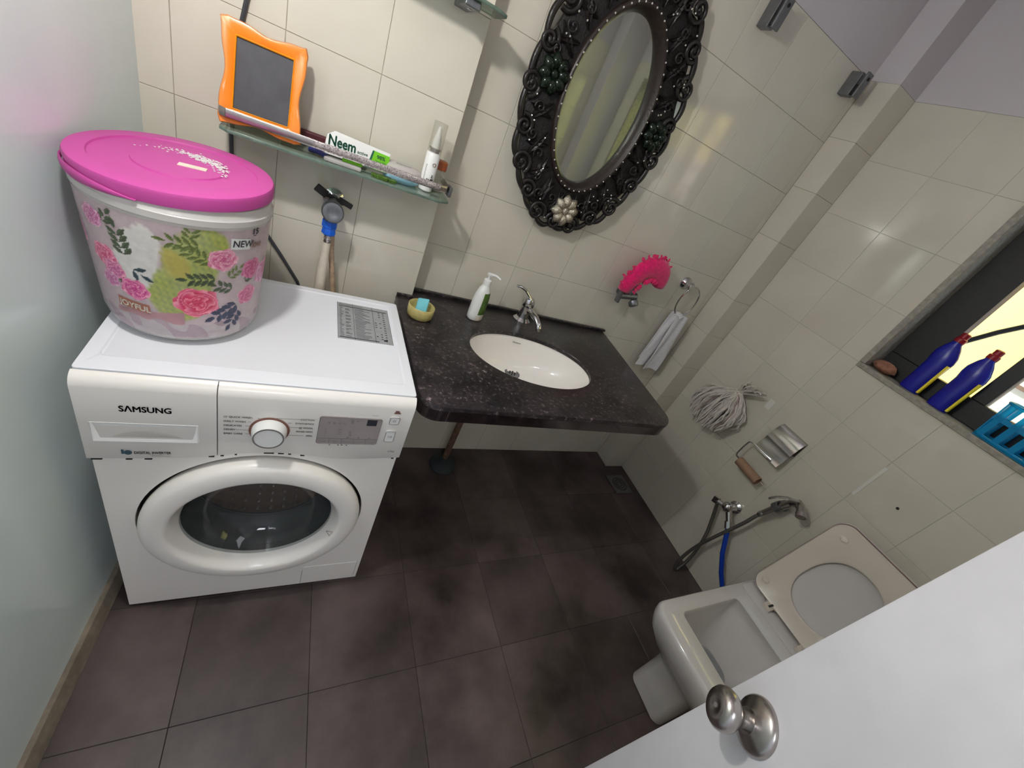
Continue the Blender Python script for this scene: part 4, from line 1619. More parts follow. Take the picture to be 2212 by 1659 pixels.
for k in range(44):
    ph = 2 * PI * (k + .5) / 44
    dirn = 1 if k % 2 else -1
    base = frame_pt(ph, .12, .584)
    tip = frame_pt(ph + dirn * .13, .74, .584)
    leaf_mesh(base, tip, .0115, .008, .58).build('leaf', 'wood_dark', mr, angle=70)
for k in range(30):
    ph = 2 * PI * (k + .2) / 30
    c = frame_pt(ph, .40 + .1 * (k % 3), .578)
    m = MB()
    m.tube(spiral(c, .014, 1.2, ph, 1 if k % 2 else -1, .575, .003), .0034, 6)
    m.build('tendril', 'wood_dark', mr, angle=70)


def flower(c, r, m_, ctr, np_=8, name='flower'):
    fl_ = MB().ball(c + Vector((0, -.004, 0)), r * .24, 12, sq=(1, .8, 1)).build(name, ctr, mr)
    for k in range(np_):
        a = 2 * PI * k / np_ + .2
        d = Vector((math.cos(a), 0, math.sin(a)))
        t = Vector((-math.sin(a), 0, math.cos(a)))
        mm = MB()
        lp = []
        for q in range(9):
            u_ = q / 8
            w_ = r * .34 * math.sin(PI * min(.97, .12 + u_ * .86)) ** .7
            h = r * .34 * math.sin(PI * min(.97, .15 + u_ * .8))
            cc = c + d * (r * (.22 + .78 * u_))
            lp.append([cc + t * (w_ * math.cos(2 * PI * j / 10)) + Vector((0, -h * max(-.1, math.sin(2 * PI * j / 10)), 0)) for j in range(10)])
        mm.loft(lp)
        mm.build('petal', m_, fl_, angle=70)
    return fl_


flower(Vector((1.094, .572, 1.268)), .052, 'silver', 'silver')
flower(Vector((.880, .572, 1.585)), .050, 'green_black', 'green_black')
flower(Vector((1.290, .572, 1.575)), .048, 'green_black', 'green_black')
flower(Vector((1.082, .572, 1.905)), .05, 'silver', 'silver')
for k in range(48):
    ph = 2 * PI * (k + .5) / 48
    MB().ball(E(ph, .1525, .2455, .5680), .0027, 8).build('bead', 'bead', mr)
for k in range(64):
    ph = rs.uniform(0, 2 * PI)
    s = rs.uniform(.2, .86)
    MB().ball(frame_pt(ph, s, .5725), .0028, 6).build('bead', 'bead', mr)

# ------------------------------------------------------------------ glass shelves on the pier
gs = thing('glass_shelf', 'lower glass shelf with glitter-taped metal rail above the tap valve', 'shelf', (.4, .49, 1.2))
m = MB()
Lg = [(.141, .541), (.141, .435), (.158, .418), (.632, .418), (.662, .44), (.662, .541)]
m.prism([Vector((p[0], p[1], 1.197)) for p in Lg], (0, 0, .0065))
m.build('glass_plate', 'shelf_glass', gs, smooth=False)
m = MB()
m.tube([(.142, .540, 1.2002), (.142, .435, 1.2002), (.158, .4185, 1.2002), (.632, .4185, 1.2002), (.661, .440, 1.2002), (.661, .540, 1.2002)], (.0034, .0012), 6)
m.build('glass_edge', 'glass_edge', gs)


def railpath(z):
    return [(.138, .552, z), (.138, .45, z), (.142, .432, z), (.154, .424, z)], [(.154, .424, z), (.32, .424, z)], [(.32, .424, z), (.60, .424, z), (.627, .425, z)], [(.627, .425, z), (.645, .431, z), (.652, .447, z), (.652, .552, z)]


for i, seg_ in enumerate(railpath(1.2335)):
    MB().tube(seg_, (.0085, .0016), 8, flat=(0, 0, 1)).build('rail', 'steel' if i in (0, 1, 3) else 'glitter', gs)
for x in (.19, .635):
    m = MB().box((x - .012, .500, 1.187), (x + .012, .555, 1.1965))
    m.build('bracket', 'steel', gs, bevel=.002)
MB().box((.655, .44, 1.214), (.6645, .475, 1.240)).build('end_clip', 'dull_metal', gs, bevel=.002)

gu = thing('glass_shelf', 'upper glass shelf cut by the top edge of the photo', 'shelf', (.4, .49, 1.62))
m = MB()
Lg = [(.13, .541), (.13, .425), (.645, .425), (.672, .45), (.672, .541)]
m.prism([Vector((p[0], p[1], 1.618)) for p in Lg], (0, 0, .0065))
m.build('glass_plate', 'shelf_glass', gu, smooth=False)
MB().tube([(.13, .540, 1.6212), (.13, .425, 1.6212), (.645, .425, 1.6212), (.672, .45, 1.6212), (.672, .540, 1.6212)], (.0034, .0012), 6).build('glass_edge', 'glass_edge', gu)
for x in (.25, .592):
    m = MB().box((x - .018, .44, 1.602), (x + .018, .5545, 1.6175))
    m.build('bracket', 'dull_metal', gu, bevel=.003)
    MB().cyl((x, .47, 1.600), (x, .47, 1.603), .006).build('screw', 'chrome', gu)

ZG = 1.2042
# orange framed slate
of = thing('picture_frame', 'orange wavy picture frame with dark slate board leaning on the glass shelf', 'frame', (.212, .45, ZG))
tl = math.radians(16)
FO = Vector((.2145, .446, ZG + .0115))
FU = Vector((math.cos(math.radians(2)), math.sin(math.radians(2)), 0)).normalized()
FV = Vector((0, math.sin(tl), math.cos(tl)))
FN = FU.cross(FV)
FW, FH = .0735, .182


def fpt(u, v, n=0):
    return FO + FU * u + FV * v + FN * n


def wavy(t):
    """outline of the frame 0..1 -> u,v"""
    P = 4 * t
    k = int(P) % 4
    f_ = P - int(P)
    w = .0042 * math.sin(3 * PI * f_ + .3) * math.sin(PI * f_) ** .5
    c = .007 * (abs(2 * f_ - 1) ** 5)
    if k == 0:
        return (-FW + 2 * FW * f_, 0 - c - w)
    if k == 1:
        return (FW + c + w, FH * f_)
    if k == 2:
        return (FW - 2 * FW * f_, FH + c + w)
    return (-FW - c - w, FH - FH * f_)


nO = 96
outl = [wavy(j / nO) for j in range(nO)]
inl = []
hw, b0, b1 = .0535, .024, .160
for j in range(nO):
    P = 4 * j / nO
    k = int(P) % 4
    f_ = P - int(P)
    inl.append([(-hw + 2 * hw * f_, b0), (hw, b0 + (b1 - b0) * f_), (hw - 2 * hw * f_, b1), (-hw, b1 - (b1 - b0) * f_)][k])
m = MB()
mid = [((a[0] * .45 + b[0] * .55), (a[1] * .45 + b[1] * .55)) for a, b in zip(outl, inl)]
m.loft([[fpt(*p, -.008) for p in outl], [fpt(*p, .003) for p in outl], [fpt(p[0] * .97, b0 + (p[1] - b0) * .98, .008) for p in outl], [fpt(*p, .0085) for p in mid], [fpt(*p, .004) for p in inl], [fpt(*p, -.008) for p in inl]], closed=True)
fo = m.build('frame_border', 'orange', of, angle=50)
m = MB()
in2 = [(p[0] * .955, b0 + .003 + (p[1] - b0) * .955) for p in inl]
m.loft([[fpt(*p, .0042) for p in inl], [fpt(*p, .006) for p in [((a[0] + b[0]) / 2, (a[1] + b[1]) / 2) for a, b in zip(inl, in2)]], [fpt(*p, .0035) for p in in2]], cap0=False, cap1=False)
m.build('inner_lip', 'orange_in', of)
m = MB()
m.obox(fpt(0, (b0 + b1) / 2, -.0015), FU * hw, FV * ((b1 - b0) / 2), FN * .002)
m.build('slate', 'slate', of, smooth=False)

# toothpaste carton / tube
nm = thing('toothpaste_carton', 'white and green neem toothpaste carton lying behind the glitter rail', 'carton', (.42, .48, ZG))
cU = Vector((.999, .04, 0)).normalized()
cV = Vector((0, .28, .96)).normalized()
cN = cU.cross(cV)
cO = Vector((.343, .456, ZG + .011))
m = MB()
pts = [(0, .004), (.004, 0), (.150, 0), (.152, .047), (.020, .054), (.004, .042)]
m.prism([cO + cU * a + cV * b - cN * .026 for a, b in pts], cN * .026)
m.build('box', 'white_plastic', nm, bevel=.001)
m = MB()
put_text(m, 'Neem', .032, cO + cU * .008 + cV * .0215 + cN * .0005, cU, cV, bold=.0011, width=.062)
m.build('lettering', 'dark_green', nm, smooth=False, fix=False)
m = MB()
put_text(m, 'active', .011, cO + cU * .074 + cV * .023 + cN * .0005, cU, cV, bold=.0002, width=.025)
put_text(m, 'Toothpaste', .005, cO + cU * .074 + cV * .017 + cN * .0005, cU, cV, width=.023)
m.build('lettering', 'dark_green', nm, smooth=False, fix=False)
m = MB()
m.prism([cO + cU * a + cV * b + cN * .0003 for a, b in ((.103, .001), (.1505, .001), (.152, .040), (.110, .042), (.106, .03))], cN * .0004)
gp = m.build('green_panel', 'green', nm, smooth=False)
m = MB()
m.prism([cO + cU * a + cV * b + cN * .0008 for a, b in ((.094, .001), (.114, .001), (.107, .012), (.113, .041), (.109, .042), (.104, .02), (.092, .008))], cN * .0003)
m.build('green_edge', 'dark_green', nm, smooth=False)
m = MB()
put_text(m, '98%', .0125, cO + cU * .131 + cV * .026 + cN * .001, cU, cV, bold=.0003, align='C')
put_text(m, 'Natural origin', .0045, cO + cU * .131 + cV * .0195 + cN * .001, cU, cV, align='C')
put_text(m, 'ingredients', .0045, cO + cU * .131 + cV * .0145 + cN * .001, cU, cV, align='C')
m.build('lettering', 'dark_green', gp, smooth=False, fix=False)
m = MB().obox(cO + cU * .132 + cV * .008 + cN * .001, cU * .014, cV * .002, cN * .0003)
m.build('printed_bar', 'dark_green', gp, smooth=False)

# toothbrush / small items lying in front on the shelf
t = tag(MB().box((.345, .428, ZG), (.430, .448, ZG + .010)).build('soap_wrapper', 'transl_white', bevel=.004), 'small frosted packet on the glass shelf, left of the green leaf', 'packet')
m = MB().tube([(.385, .437, ZG + .0145), (.41, .436, ZG + .015), (.43, .438, ZG + .0145)], .0042, 8)
tag(m.build('tube_cap', 'green'), 'lime green cap lying on the frosted packet', 'cap')
m = MB()
rs = random.Random(9)
for k in range(9):
    c = Vector((.462 + .006 * k, .437 + rs.uniform(-.006, .006), ZG + .004))
    m.obox(c, (.007, .002, 0), (-.001, .004, .001), (0, 0, .0035))
x_ = tag(m.build('leaf_packet', 'olive_label', bevel=.001), 'small dark green leafy sachet lying behind the rail on the glass shelf', 'sachet')
x_['kind'] = 'stuff'
# pale blue oval soap case
m = MB()
o = Vector((.532, .487, ZG))
m.lathe([(.030, 0), (.035, .006), (.036, .022), (.034, .024)], o, (0, 0, 1), 40, sx=1.4)
sb_ = thing('soap_case', 'oval pale blue plastic case beside the white dropper bottle', 'case', tuple(o))
m.build('case', 'lightblue', sb_)
m = MB()
m.lathe([(.0365, .0245), (.0365, .032), (.032, .038), (.022, .041), (.001, .042)], o, (0, 0, 1), 40, sx=1.4)
m.build('lid', 'transl_white', sb_, angle=60)
m = MB()
put_text(m, 'KAWACHI', .008, o + Vector((0, -.016, .0425)), (1, 0, 0), (0, .95, .1), bold=.0002, align='C')
m.build('lettering', 'ink_grey', sb_, smooth=False, fix=False)
# dropper bottle
fb = thing('serum_bottle', 'white face serum bottle with pointed nozzle and clear cap', 'bottle', (.607, .46, ZG))
o = Vector((.600, .480, ZG))
m = MB().lathe([(.0165, 0), (.0185, .002), (.0185, .094), (.0165, .097), (.012, .098)], o, (0, 0, 1), 36)
fbb = m.build('body', 'white_plastic', fb)
MB().lathe([(.0125, .097), (.0125, .104), (.0155, .105), (.0155, .108), (.0115, .109)], o, (0, 0, 1), 30).build('collar', 'steel', fb)
MB().lathe([(.0112, .108), (.0108, .121), (.0075, .141), (.0045, .156), (.001, .160)], o, (0, 0, 1), 24).build('nozzle', 'white_plastic', fb, angle=70)
MB().lathe([(.0182, .098), (.0178, .168), (.001, .1685)], o, (0, 0, 1), 30, cap0=False, cap1=False).build('clear_cap', 'cap_clear', fb, angle=40)


def cyl_text(s, size, o, r, th0, z0, name, m_, parent, vertical=False, bold=0, sx=1.0, lift=.0005):
    vs, fs = text_geo(s, size, bold)
    out = []
    for x, y, _ in vs:
        if vertical:
            z, a = z0 + x * sx, -y
        else:
            z, a = z0 + y, x * sx
        th = math.radians(th0) + a / r
        out.append((o.x + (r + lift) * math.cos(th), o.y + (r + lift) * math.sin(th), z))
    mb = MB()
    mb.add(out, fs)
    return mb.build(name, m_, parent, smooth=False, fix=False)


cyl_text('FACE', .0085, o, .0185, -112, ZG + .006 + .022, 'lettering', 'ink', fbb, bold=.0003)
cyl_text('brightening & hydrating', .0050, o, .0185, -132, ZG + .02, 'lettering', 'ink_grey', fbb, vertical=True)
cyl_text('SERUM', .0075, o, .0185, -62, ZG + .022, 'lettering', 'ink', fbb, vertical=True, bold=.0003)
m = MB()
for q in (.0048, .0034):
    m.tube([(o.x + .0189 * math.cos(math.radians(-75) + q * math.cos(t) / .0185), o.y + .0189 * math.sin(math.radians(-75) + q * math.cos(t) / .0185), ZG + .070 + q * math.sin(t)) for t in [2 * PI * k / 20 for k in range(20)]], .0004, 4, closed=True)
m.build('emblem', 'ink_brown', fbb)
# glass jar with brown lid behind
jr = thing('glass_jar', 'small clear jar with reddish brown lid at the right end of the shelf', 'jar', (.632, .515, ZG))
o = Vector((.632, .515, ZG))
MB().lathe([(.021, 0), (.024, .004), (.024, .05), (.019, .058)], o, (0, 0, 1), 32).build('body', 'cap_clear', jr, angle=60)
MB().lathe([(.0205, .058), (.0205, .078), (.018, .080), (.001, .0805)], o, (0, 0, 1), 32, cap1=False).build('lid', 'brown_cap', jr)
# dark maroon comb / holder behind the frame
m = MB().box((.25, .528, ZG), (.45, .545, ZG + .030))
tag(m.build('comb_case', 'maroon', bevel=.004), 'long dark maroon case at the back of the glass shelf', 'case')
m = MB().tube([(.315, .462, ZG + .007), (.335, .450, ZG + .010), (.352, .444, ZG + .007)], (.006, .009), 10)
tag(m.build('navy_tube', 'navy'), 'short navy tube between the orange frame and the toothpaste carton', 'tube')

# ------------------------------------------------------------------ valve, hoses, cord behind the machine
vt = thing('angle_valve', 'chrome angle valve with black lever handle on the pier wall', 'valve', (.382, .54, 1.09))
MB().lathe([(.028, 0), (.027, .004), (.017, .010), (.013, .012), (.013, .03)], (.384, .5545, 1.088), (0, -1, 0), 28).build('flange', 'chrome', vt)
m = MB()
m.cyl((.384, .53, 1.088), (.383, .455, 1.083), .0155, n=20)
m.lathe([(.023, 0), (.0275, .004), (.0275, .022), (.024, .027), (.013, .028), (.012, .0275), (.001, .0275)], (.382, .468, 1.080), (0, -.9, .15), 8 * 3)
m.cyl((.381, .475, 1.078), (.380, .472, 1.050), .0135, n=18)
m.build('valve_body', 'dull_metal', vt)
m = MB()
m.obox((.351, .505, 1.112), (.014, 0, -.007), (0, .004, 0), (.005, 0, .009))
m.obox((.412, .505, 1.098), (.018, 0, -.006), (0, .004, 0), (.002, 0, .007))
m.obox((.380, .512, 1.100), (.030, 0, -.008), (0, .003, 0), (.001, 0, .005))
m.build('lever', 'black_plastic', vt, bevel=.0025)
hs = thing('inlet_hose', 'ivory washing machine inlet hose with blue nut hanging from the valve', 'hose', (.379, .475, 1.04))
MB().lathe([(.019, 0), (.0195, .010), (.0195, .018), (.016, .020), (.017, .022), (.0185, .036), (.015, .040)], (.380, .474, 1.0525), (0, 0, -1), 8, ref=(1, .2, 0)).build('nut', 'blue_plastic', hs)
MB().lathe([(.0105, 0), (.011, .004), (.0095, .008), (.011, .012), (.0095, .016), (.0105, .022)], (.380, .474, 1.013), (0, 0, -1), 20).build('ferrule', 'steel', hs)
MB().tube([(.380, .474, .993), (.378, .478, .95), (.377, .485, .90), (.378, .492, .82), (.380, .495, .70)], lambda t: .0095 + .0055 * min(1, 1.6 * t), 12).build('hose', 'hose_white', hs)
tag(MB().tube([(.391, .505, 1.0), (.396, .506, .95), (.404, .507, .90), (.416, .508, .83), (.422, .508, .72)], .0075, 10).build('drain_hose', 'hose_brown'),
    'thinner stained tan hose just right of the ivory hose', 'hose')
tag(MB().tube([(.196, .548, 1.75), (.178, .548, 1.60), (.176, .548, 1.46), (.163, .548, 1.39), (.152, .5545 - .006, 1.28), (.146, .548, 1.18), (.149, .546, 1.11), (.17, .546, 1.04), (.222, .546, .955), (.27, .546, .888), (.318, .546, .815), (.345, .546, .74)], .0045, 8).build('power_cord', 'cord'),
    'dark grey power cord running down the pier wall behind shelf and bucket', 'cord')

# ------------------------------------------------------------------ wall clamps (upper right)
for x, z, r, lab in ((1.485, 1.985, .35, 'grey metal glass clamp on the wall, right of the mirror top'), (1.985, 2.00, .5, 'grey metal glass clamp on the wall near the corner column')):
    c = thing('glass_clamp', lab, 'clamp', (x, .6, z), group='glass clamps on the back wall')
    m = MB()
    d = Vector((1, 0, 0))
    m.box((x - .014, .575, z - .036), (x + .014, .6195, z + .036))
    m.build('base', 'dull_metal', c, bevel=.002)
    m = MB().box((x - .016, .552, z - .038), (x + .016, .560, z + .038))
    m.build('jaw', 'dull_metal', c, bevel=.002)
    MB().box((x - .010, .560, z - .03), (x + .010, .575, z + .0)).build('spacer', 'gap', c)
    MB().cyl((x, .553, z + .02), (x, .550, z + .02), .005).build('screw', 'gap', c)

# ------------------------------------------------------------------ double valve with magenta mitt
av = thing('wall_valve', 'chrome two-way angle valve under the magenta mitt', 'valve', (1.55, .6, 1.05))
MB().lathe([(.026, 0), (.025, .005), (.016, .012), (.014, .05)], (1.552, .6195, 1.046), (0, -1, 0), 24).build('flange', 'dull_metal', av)
m = MB()
m.cyl((1.505, .562, 1.040), (1.590, .562, 1.052), .015)
m.lathe([(.012, 0), (.020, .006), (.021, .022), (.017, .028), (.001, .030)], (1.585, .562, 1.034), (.25, -.75, -.65), 20)
m.cyl((1.553, .562, 1.046), (1.553, .562, 1.10), .013)
m.build('valve_body', 'dull_metal', av)
MB().obox((1.500, .556, 1.036), (.0065, 0, 0), (0, .012, 0), (-.003, 0, .026)).build('lever', 'dull_metal', av, bevel=.003)
MB().lathe([(.016, 0), (.022, .004), (.022, .016), (.014, .02)], (1.605, .6195, 1.135), (0, -1, .0), 20).build('hook_knob', 'chrome', av)
MB().cyl((1.605, .60, 1.135), (1.600, .545, 1.150), .008).build('hook_stem', 'chrome', av)
mt = thing('cleaning_mitt', 'magenta microfibre cleaning mitt draped over the wall valve', 'mitt', (1.57, .56, 1.14))
arc = []
for k in range(17):
    t = k / 16
    a = PI * (1.03 - 1.0 * t)
    x = 1.583 + .080 * math.cos(a)
    z = 1.095 + .085 * math.sin(a) + .022 * t - .02 * (1 - t) * (t < .3)
    arc.append(Vector((x, .556 - .012 * math.sin(PI * t), z)))
m = MB().tube(arc, lambda t: (.038 * (.75 + .45 * math.sin(PI * t)), .024), 16, flat=(-1, 0, 0))
m.build('body', 'magenta_cloth', mt, angle=90)
rs = random.Random(2)
for k in range(150):
    t = rs.random()
    q = arc[int(t * 16)]
    side = rs.random() < .5
    a = PI * (1.03 - t)
    rd = Vector((math.cos(a), 0, math.sin(a)))
    hk = .040 * (.75 + .45 * math.sin(PI * t))
    if abs(t - .5) > .42:
        continue
    if side and t < .75:
        p0 = q + rd * (hk * .92) + Vector((0, rs.uniform(-.012, .012), 0))
        p1 = p0 + rd * rs.uniform(.008, .016) + Vector((rs.uniform(-.006, .003), rs.uniform(-.006, .006), rs.uniform(-.008, .004)))
    else:
        p0 = q - rd * (hk * .9) + Vector((0, rs.uniform(-.020, -.006), 0))
        p1 = p0 - rd * rs.uniform(.006, .014) + Vector((rs.uniform(-.004, .004), rs.uniform(-.006, .002), -.004))
    MB().tube([p0, (p0 + p1) / 2 + Vector((0, -.003, 0)), p1], lambda t: .0042 - .001 * t, 6).build('tassel', 'magenta_cloth', mt)

# ------------------------------------------------------------------ towel ring and towel
tr = thing('towel_ring', 'chrome towel ring mounted beside the corner column', 'towel ring', (1.86, .61, 1.16))
MB().lathe([(.030, 0), (.029, .006), (.022, .014), (.017, .030), (.020, .040), (.016, .048), (.001, .050)], (1.872, .6195, 1.158), (0, -1, 0), 28).build('mount', 'chrome', tr, angle=50)
rc_ = Vector((1.910, .578, 1.088))
MB().tube([rc_ + Vector((.056 * math.cos(t) , .0, .074 * math.sin(t))) for t in [2 * PI * k / 48 for k in range(48)]], .0036, 8, closed=True).build('ring', 'chrome', tr)
tw = thing('face_towel', 'white folded face towel hanging from the towel ring', 'towel', (1.91, .575, 1.0))


def towel_layer(x0t, x1t, x0b, x1b, zt, zb, y, name, folds, seed):
    rs = random.Random(seed)
    mb = MB()
    nI, nJ = 22, 26
    F, B = [], []
    for i in range(nI + 1):
        t = i / nI
        z = zt + (zb - zt) * t
        xa = x0t + (x0b - x0t) * min(1, t * 1.25) ** .8
        xb_ = x1t + (x1b - x1t) * min(1, t * 1.25) ** .8
        for j in range(nJ + 1):
            s = j / nJ
            x = xa + (xb_ - xa) * s
            yy = y + folds * math.sin(s * PI * 2.2 + seed + t) * (.4 + .6 * t) + .002 * math.sin(11 * s + 7 * t)
            zz = z - .010 * math.sin(PI * s) * t ** 3 * (1 if seed % 2 else -1)
            F.append((x, yy - .0035 * math.sin(PI * min(1, max(0, s))) ** .3, zz))
            B.append((x, yy + .0035 * math.sin(PI * s) ** .3 + .0006, zz))
    W1 = nJ + 1
    n_ = len(F)
    fs = []
    for i in range(nI):
        for j in range(nJ):
            a = i * W1 + j
            fs.append((a, a + W1, a + W1 + 1, a + 1))
            fs.append((n_ + a, n_ + a + 1, n_ + a + W1 + 1, n_ + a + W1))
    for i in range(nI):
        a = i * W1
        fs.append((a, n_ + a, n_ + a + W1, a + W1))
        a += nJ
        fs.append((a, a + W1, n_ + a + W1, n_ + a))
    for j in range(nJ):
        fs.append((j, j + 1, n_ + j + 1, n_ + j))
        a = nI * W1 + j
        fs.append((a, n_ + a, n_ + a + 1, a + 1))
    mb.add(F + B, fs)
    return mb.build(name, 'towel', tw, angle=80)


towel_layer(1.880, 1.935, 1.868, 1.960, 1.022, .745, .592, 'back_fold', .005, 1)
towel_layer(1.892, 1.962, 1.905, 2.005, 1.022, .700, .566, 'front_fold', .006, 4)
towel_layer(1.882, 1.935, 1.855, 1.955, 1.020, .712, .577, 'middle_fold', .005, 2)
MB().tube([(1.893, .592, 1.014), (1.900, .588, 1.021), (1.91, .578, 1.024), (1.918, .568, 1.021), (1.922, .562, 1.012)], lambda t: (.006, .022), 12, flat=(0, 0, 1)).build('top_loop', 'towel', tw, angle=80)

# ------------------------------------------------------------------ mop head
mp = thing('mop_head', 'grey-white cotton string mop head hanging on the right wall', 'mop', (2.16, .23, .86))
tie = Vector((2.165, .225, .855))
rs = random.Random(4)
NSTR = 150
for k in range(NSTR):
    a = rs.uniform(-1, 1)
    dep = rs.random() ** .6
    w_ = .120
    end = Vector((2.185 - .075 * dep - rs.uniform(0, .02), .262 + a * w_, .640 + .05 * a * a + rs.uniform(-.012, .03) + (1 - dep) * .02))
    bulge = Vector((2.185 - .11 * dep, .245 + a * .165, .845 - .05 * abs(a)))
    p0 = tie + Vector((-.02 * dep, rs.uniform(-.015, .015), rs.uniform(-.01, .015)))
    pts = []
    for q in range(8):
        t = q / 7
        p = p0 * (1 - t) ** 2 + bulge * 2 * t * (1 - t) + end * t ** 2
        pts.append(p + Vector((rs.uniform(-.004, .004), rs.uniform(-.007, .007), rs.uniform(-.005, .005))))
    MB().tube(pts, .0041, 5).build('string', 'mop' if k % 17 else 'mop_dirty', mp)
for k in range(34):
    a = rs.uniform(-1, 1)
    p0 = tie + Vector((rs.uniform(-.02, .01), rs.uniform(-.01, .01), .01))
    p1 = p0 + Vector((rs.uniform(-.03, .02), -.025 + a * .03, .035 + rs.uniform(0, .012)))
    p2 = p0 + Vector((rs.uniform(-.035, .02), -.045 + a * .045, .055 + rs.uniform(-.02, .02)))
    MB().tube([p0, p1, p2], .0034, 5).build('string', 'mop', mp)
MB().tube([tie + Vector((.0 + .020 * math.cos(t), .016 * math.sin(t), .004 * math.sin(t))) for t in [2 * PI * q / 16 for q in range(16)]], .004, 6, closed=True).build('binding', 'mop', mp)
MB().cyl((2.2195, .222, .862), (2.165, .222, .87), .005).build('hook', 'chrome', mp)
# pale adhesive patches on the tiles
for y, z, w_, h_, lab in ((.115, .895, .028, .024, 'small pale sticker patch on the tiles beside the mop'), (-.335, .925, .012, .075, 'pale vertical tape mark on the right wall above the toilet')):
    tag(MB().box((2.2188, y - w_ / 2, z - h_), (2.2198, y + w_ / 2, z + h_)).build('tape_mark', 'tape_pale', bevel=.0003), lab, 'tape')
tag(MB().lathe([(.005, 0), (.004, .003), (.001, .004)], (2.2198, -.446, .918), (-1, 0, 0), 12).build('wall_plug', 'gap'), 'tiny dark wall plug hole in the right wall below the window', 'wall plug')

# ------------------------------------------------------------------ toilet roll holder
ph = thing('roll_holder', 'stainless steel toilet roll holder with bent cover flap on the right wall', 'roll holder', (2.2, -.05, .8))
m = MB()
prof = [(2.217, .875), (2.200, .868), (2.186, .845), (2.176, .80), (2.170, .765), (2.158, .735)]
lo = []
for y in (-.112, .012):
    pass
loops = []
for x, z in prof:
    loops.append([Vector((x, -.112, z)), Vector((x, .012, z)), Vector((x + .0015, .012, z + .0012)), Vector((x + .0015, -.112, z + .0012))])
m.loft(loops)
m.build('cover_flap', 'chrome', ph, angle=20)
MB().box((2.2125, -.112, .80), (2.2195, .012, .875)).build('back_plate', 'steel', ph, bevel=.001)
m = MB()
m.tube([(2.163, -.075, .742), (2.158, -.045, .742), (2.155, .022, .742), (2.152, .034, .735), (2.148, .036, .70), (2.147, .036, .660), (2.147, .030, .648), (2.147, -.01, .646)], .0034, 8)
m.tube([(2.163, -.075, .742), (2.16, -.082, .738), (2.158, -.06, .736)], .0034, 8)
m.tube([(2.147, -.118, .645), (2.147, -.135, .645)], .0034, 8)
m.build('wire_arm', 'chrome', ph)
MB().lathe([(.021, 0), (.021, .118), (.0195, .118), (.0195, 0)], (2.147, .008, .640), (0, -1, -.03), 28, cap0=False, cap1=False).build('cardboard_core', 'card', ph)

# ------------------------------------------------------------------ health faucet
hf = thing('spray_valve', 'chrome angle valve feeding the toilet hand spray, low on the right wall', 'valve', (2.2, -.10, .44))
MB().lathe([(.030, 0), (.029, .005), (.018, .012), (.015, .04)], (2.2195, -.105, .437), (-1, 0, 0), 28).build('flange', 'chrome', hf)
m = MB()
m.cyl((2.19, -.105, .437), (2.14, -.106, .437), .0165)
m.ball((2.135, -.108, .452), .024, 18)
m.cyl((2.155, -.10, .436), (2.145, -.055, .425), .011)
m.obox((2.143, -.050, .424), (.008, 0, 0), (0, .012, -.004), (0, .003, .015))
m.cyl((2.160, -.115, .432), (2.155, -.165, .385), .0135)
m.cyl((2.156, -.150, .398), (2.154, -.172, .374), .017, n=8)
m.build('valve_body', 'chrome', hf)
bh = tag(MB().tube([(2.154, -.165, .380), (2.15, -.19, .345), (2.15, -.235, .27), (2.155, -.29, .20), (2.165, -.36, .13), (2.17, -.42, .10)], .0105, 12).build('supply_hose', 'blue_hose'),
         'bright blue supply hose running from the low chrome valve behind the toilet', 'hose')
jt = thing('hand_spray', 'chrome trigger hand spray hanging on a wall bracket above the blue hose', 'hand spray', (2.17, -.23, .66))
m = MB()
m.tube([(2.150, -.215, .560), (2.152, -.225, .600), (2.155, -.24, .645), (2.157, -.252, .682)], lambda t: .0125 + .003 * t, 14)
m.tube([(2.157, -.250, .676), (2.150, -.268, .700), (2.135, -.292, .700), (2.120, -.310, .690)], lambda t: .016 + .002 * t, 14)
m.cyl((2.123, -.306, .692), (2.113, -.318, .683), .019)
m.build('spray_body', 'steel', jt, angle=60)
MB().tube([(2.135, -.268, .714), (2.112, -.238, .700), (2.105, -.213, .672), (2.104, -.2, .645)], (.004, .009), 10).build('trigger', 'chrome', jt)
m = MB().lathe([(.022, 0), (.022, .024), (.017, .024), (.017, 0)], (2.153, -.227, .610), (.05, -.25, .95), 24)
m.box((2.165, -.245, .608), (2.2195, -.212, .642))
m.build('wall_bracket', 'dull_metal', jt)
MB().lathe([(.010, 0), (.0135, .006), (.0135, .022), (.012, .026)], (2.149, -.209, .536), (.05, -.2, .95), 16).build('hose_nut', 'chrome', jt)
m = MB()
pts = [(2.150, -.211, .545), (2.146, -.205, .515), (2.142, -.200, .47), (2.138, -.185, .39), (2.132, -.165, .29), (2.122, -.150, .19), (2.112, -.148, .10), (2.108, -.158, .035), (2.113, -.166, .016), (2.125, -.170, .022), (2.140, -.166, .08),
       (2.155, -.152, .16), (2.165, -.125, .25), (2.165, -.092, .33), (2.158, -.068, .39), (2.150, -.060, .418)]
P_ = []
for i in range(len(pts) - 1):
    p = [Vector(pts[max(0, min(len(pts) - 1, i + q))]) for q in (-1, 0, 1, 2)]
    for k in range(5):
        t = k / 5
        P_.append(.5 * ((2 * p[1]) + (p[2] - p[0]) * t + (2 * p[0] - 5 * p[1] + 4 * p[2] - p[3]) * t * t + (3 * p[1] - p[0] - 3 * p[2] + p[3]) * t ** 3))
m.tube(P_, .0078, 10)
m.build('flexible_hose', 'flex', jt, angle=80)

# ------------------------------------------------------------------ toilet
wc = thing('toilet', 'white square-rimmed toilet bowl with raised seat against the right wall', 'toilet', (1.85, -.585, 0.0045))
YT = -.585


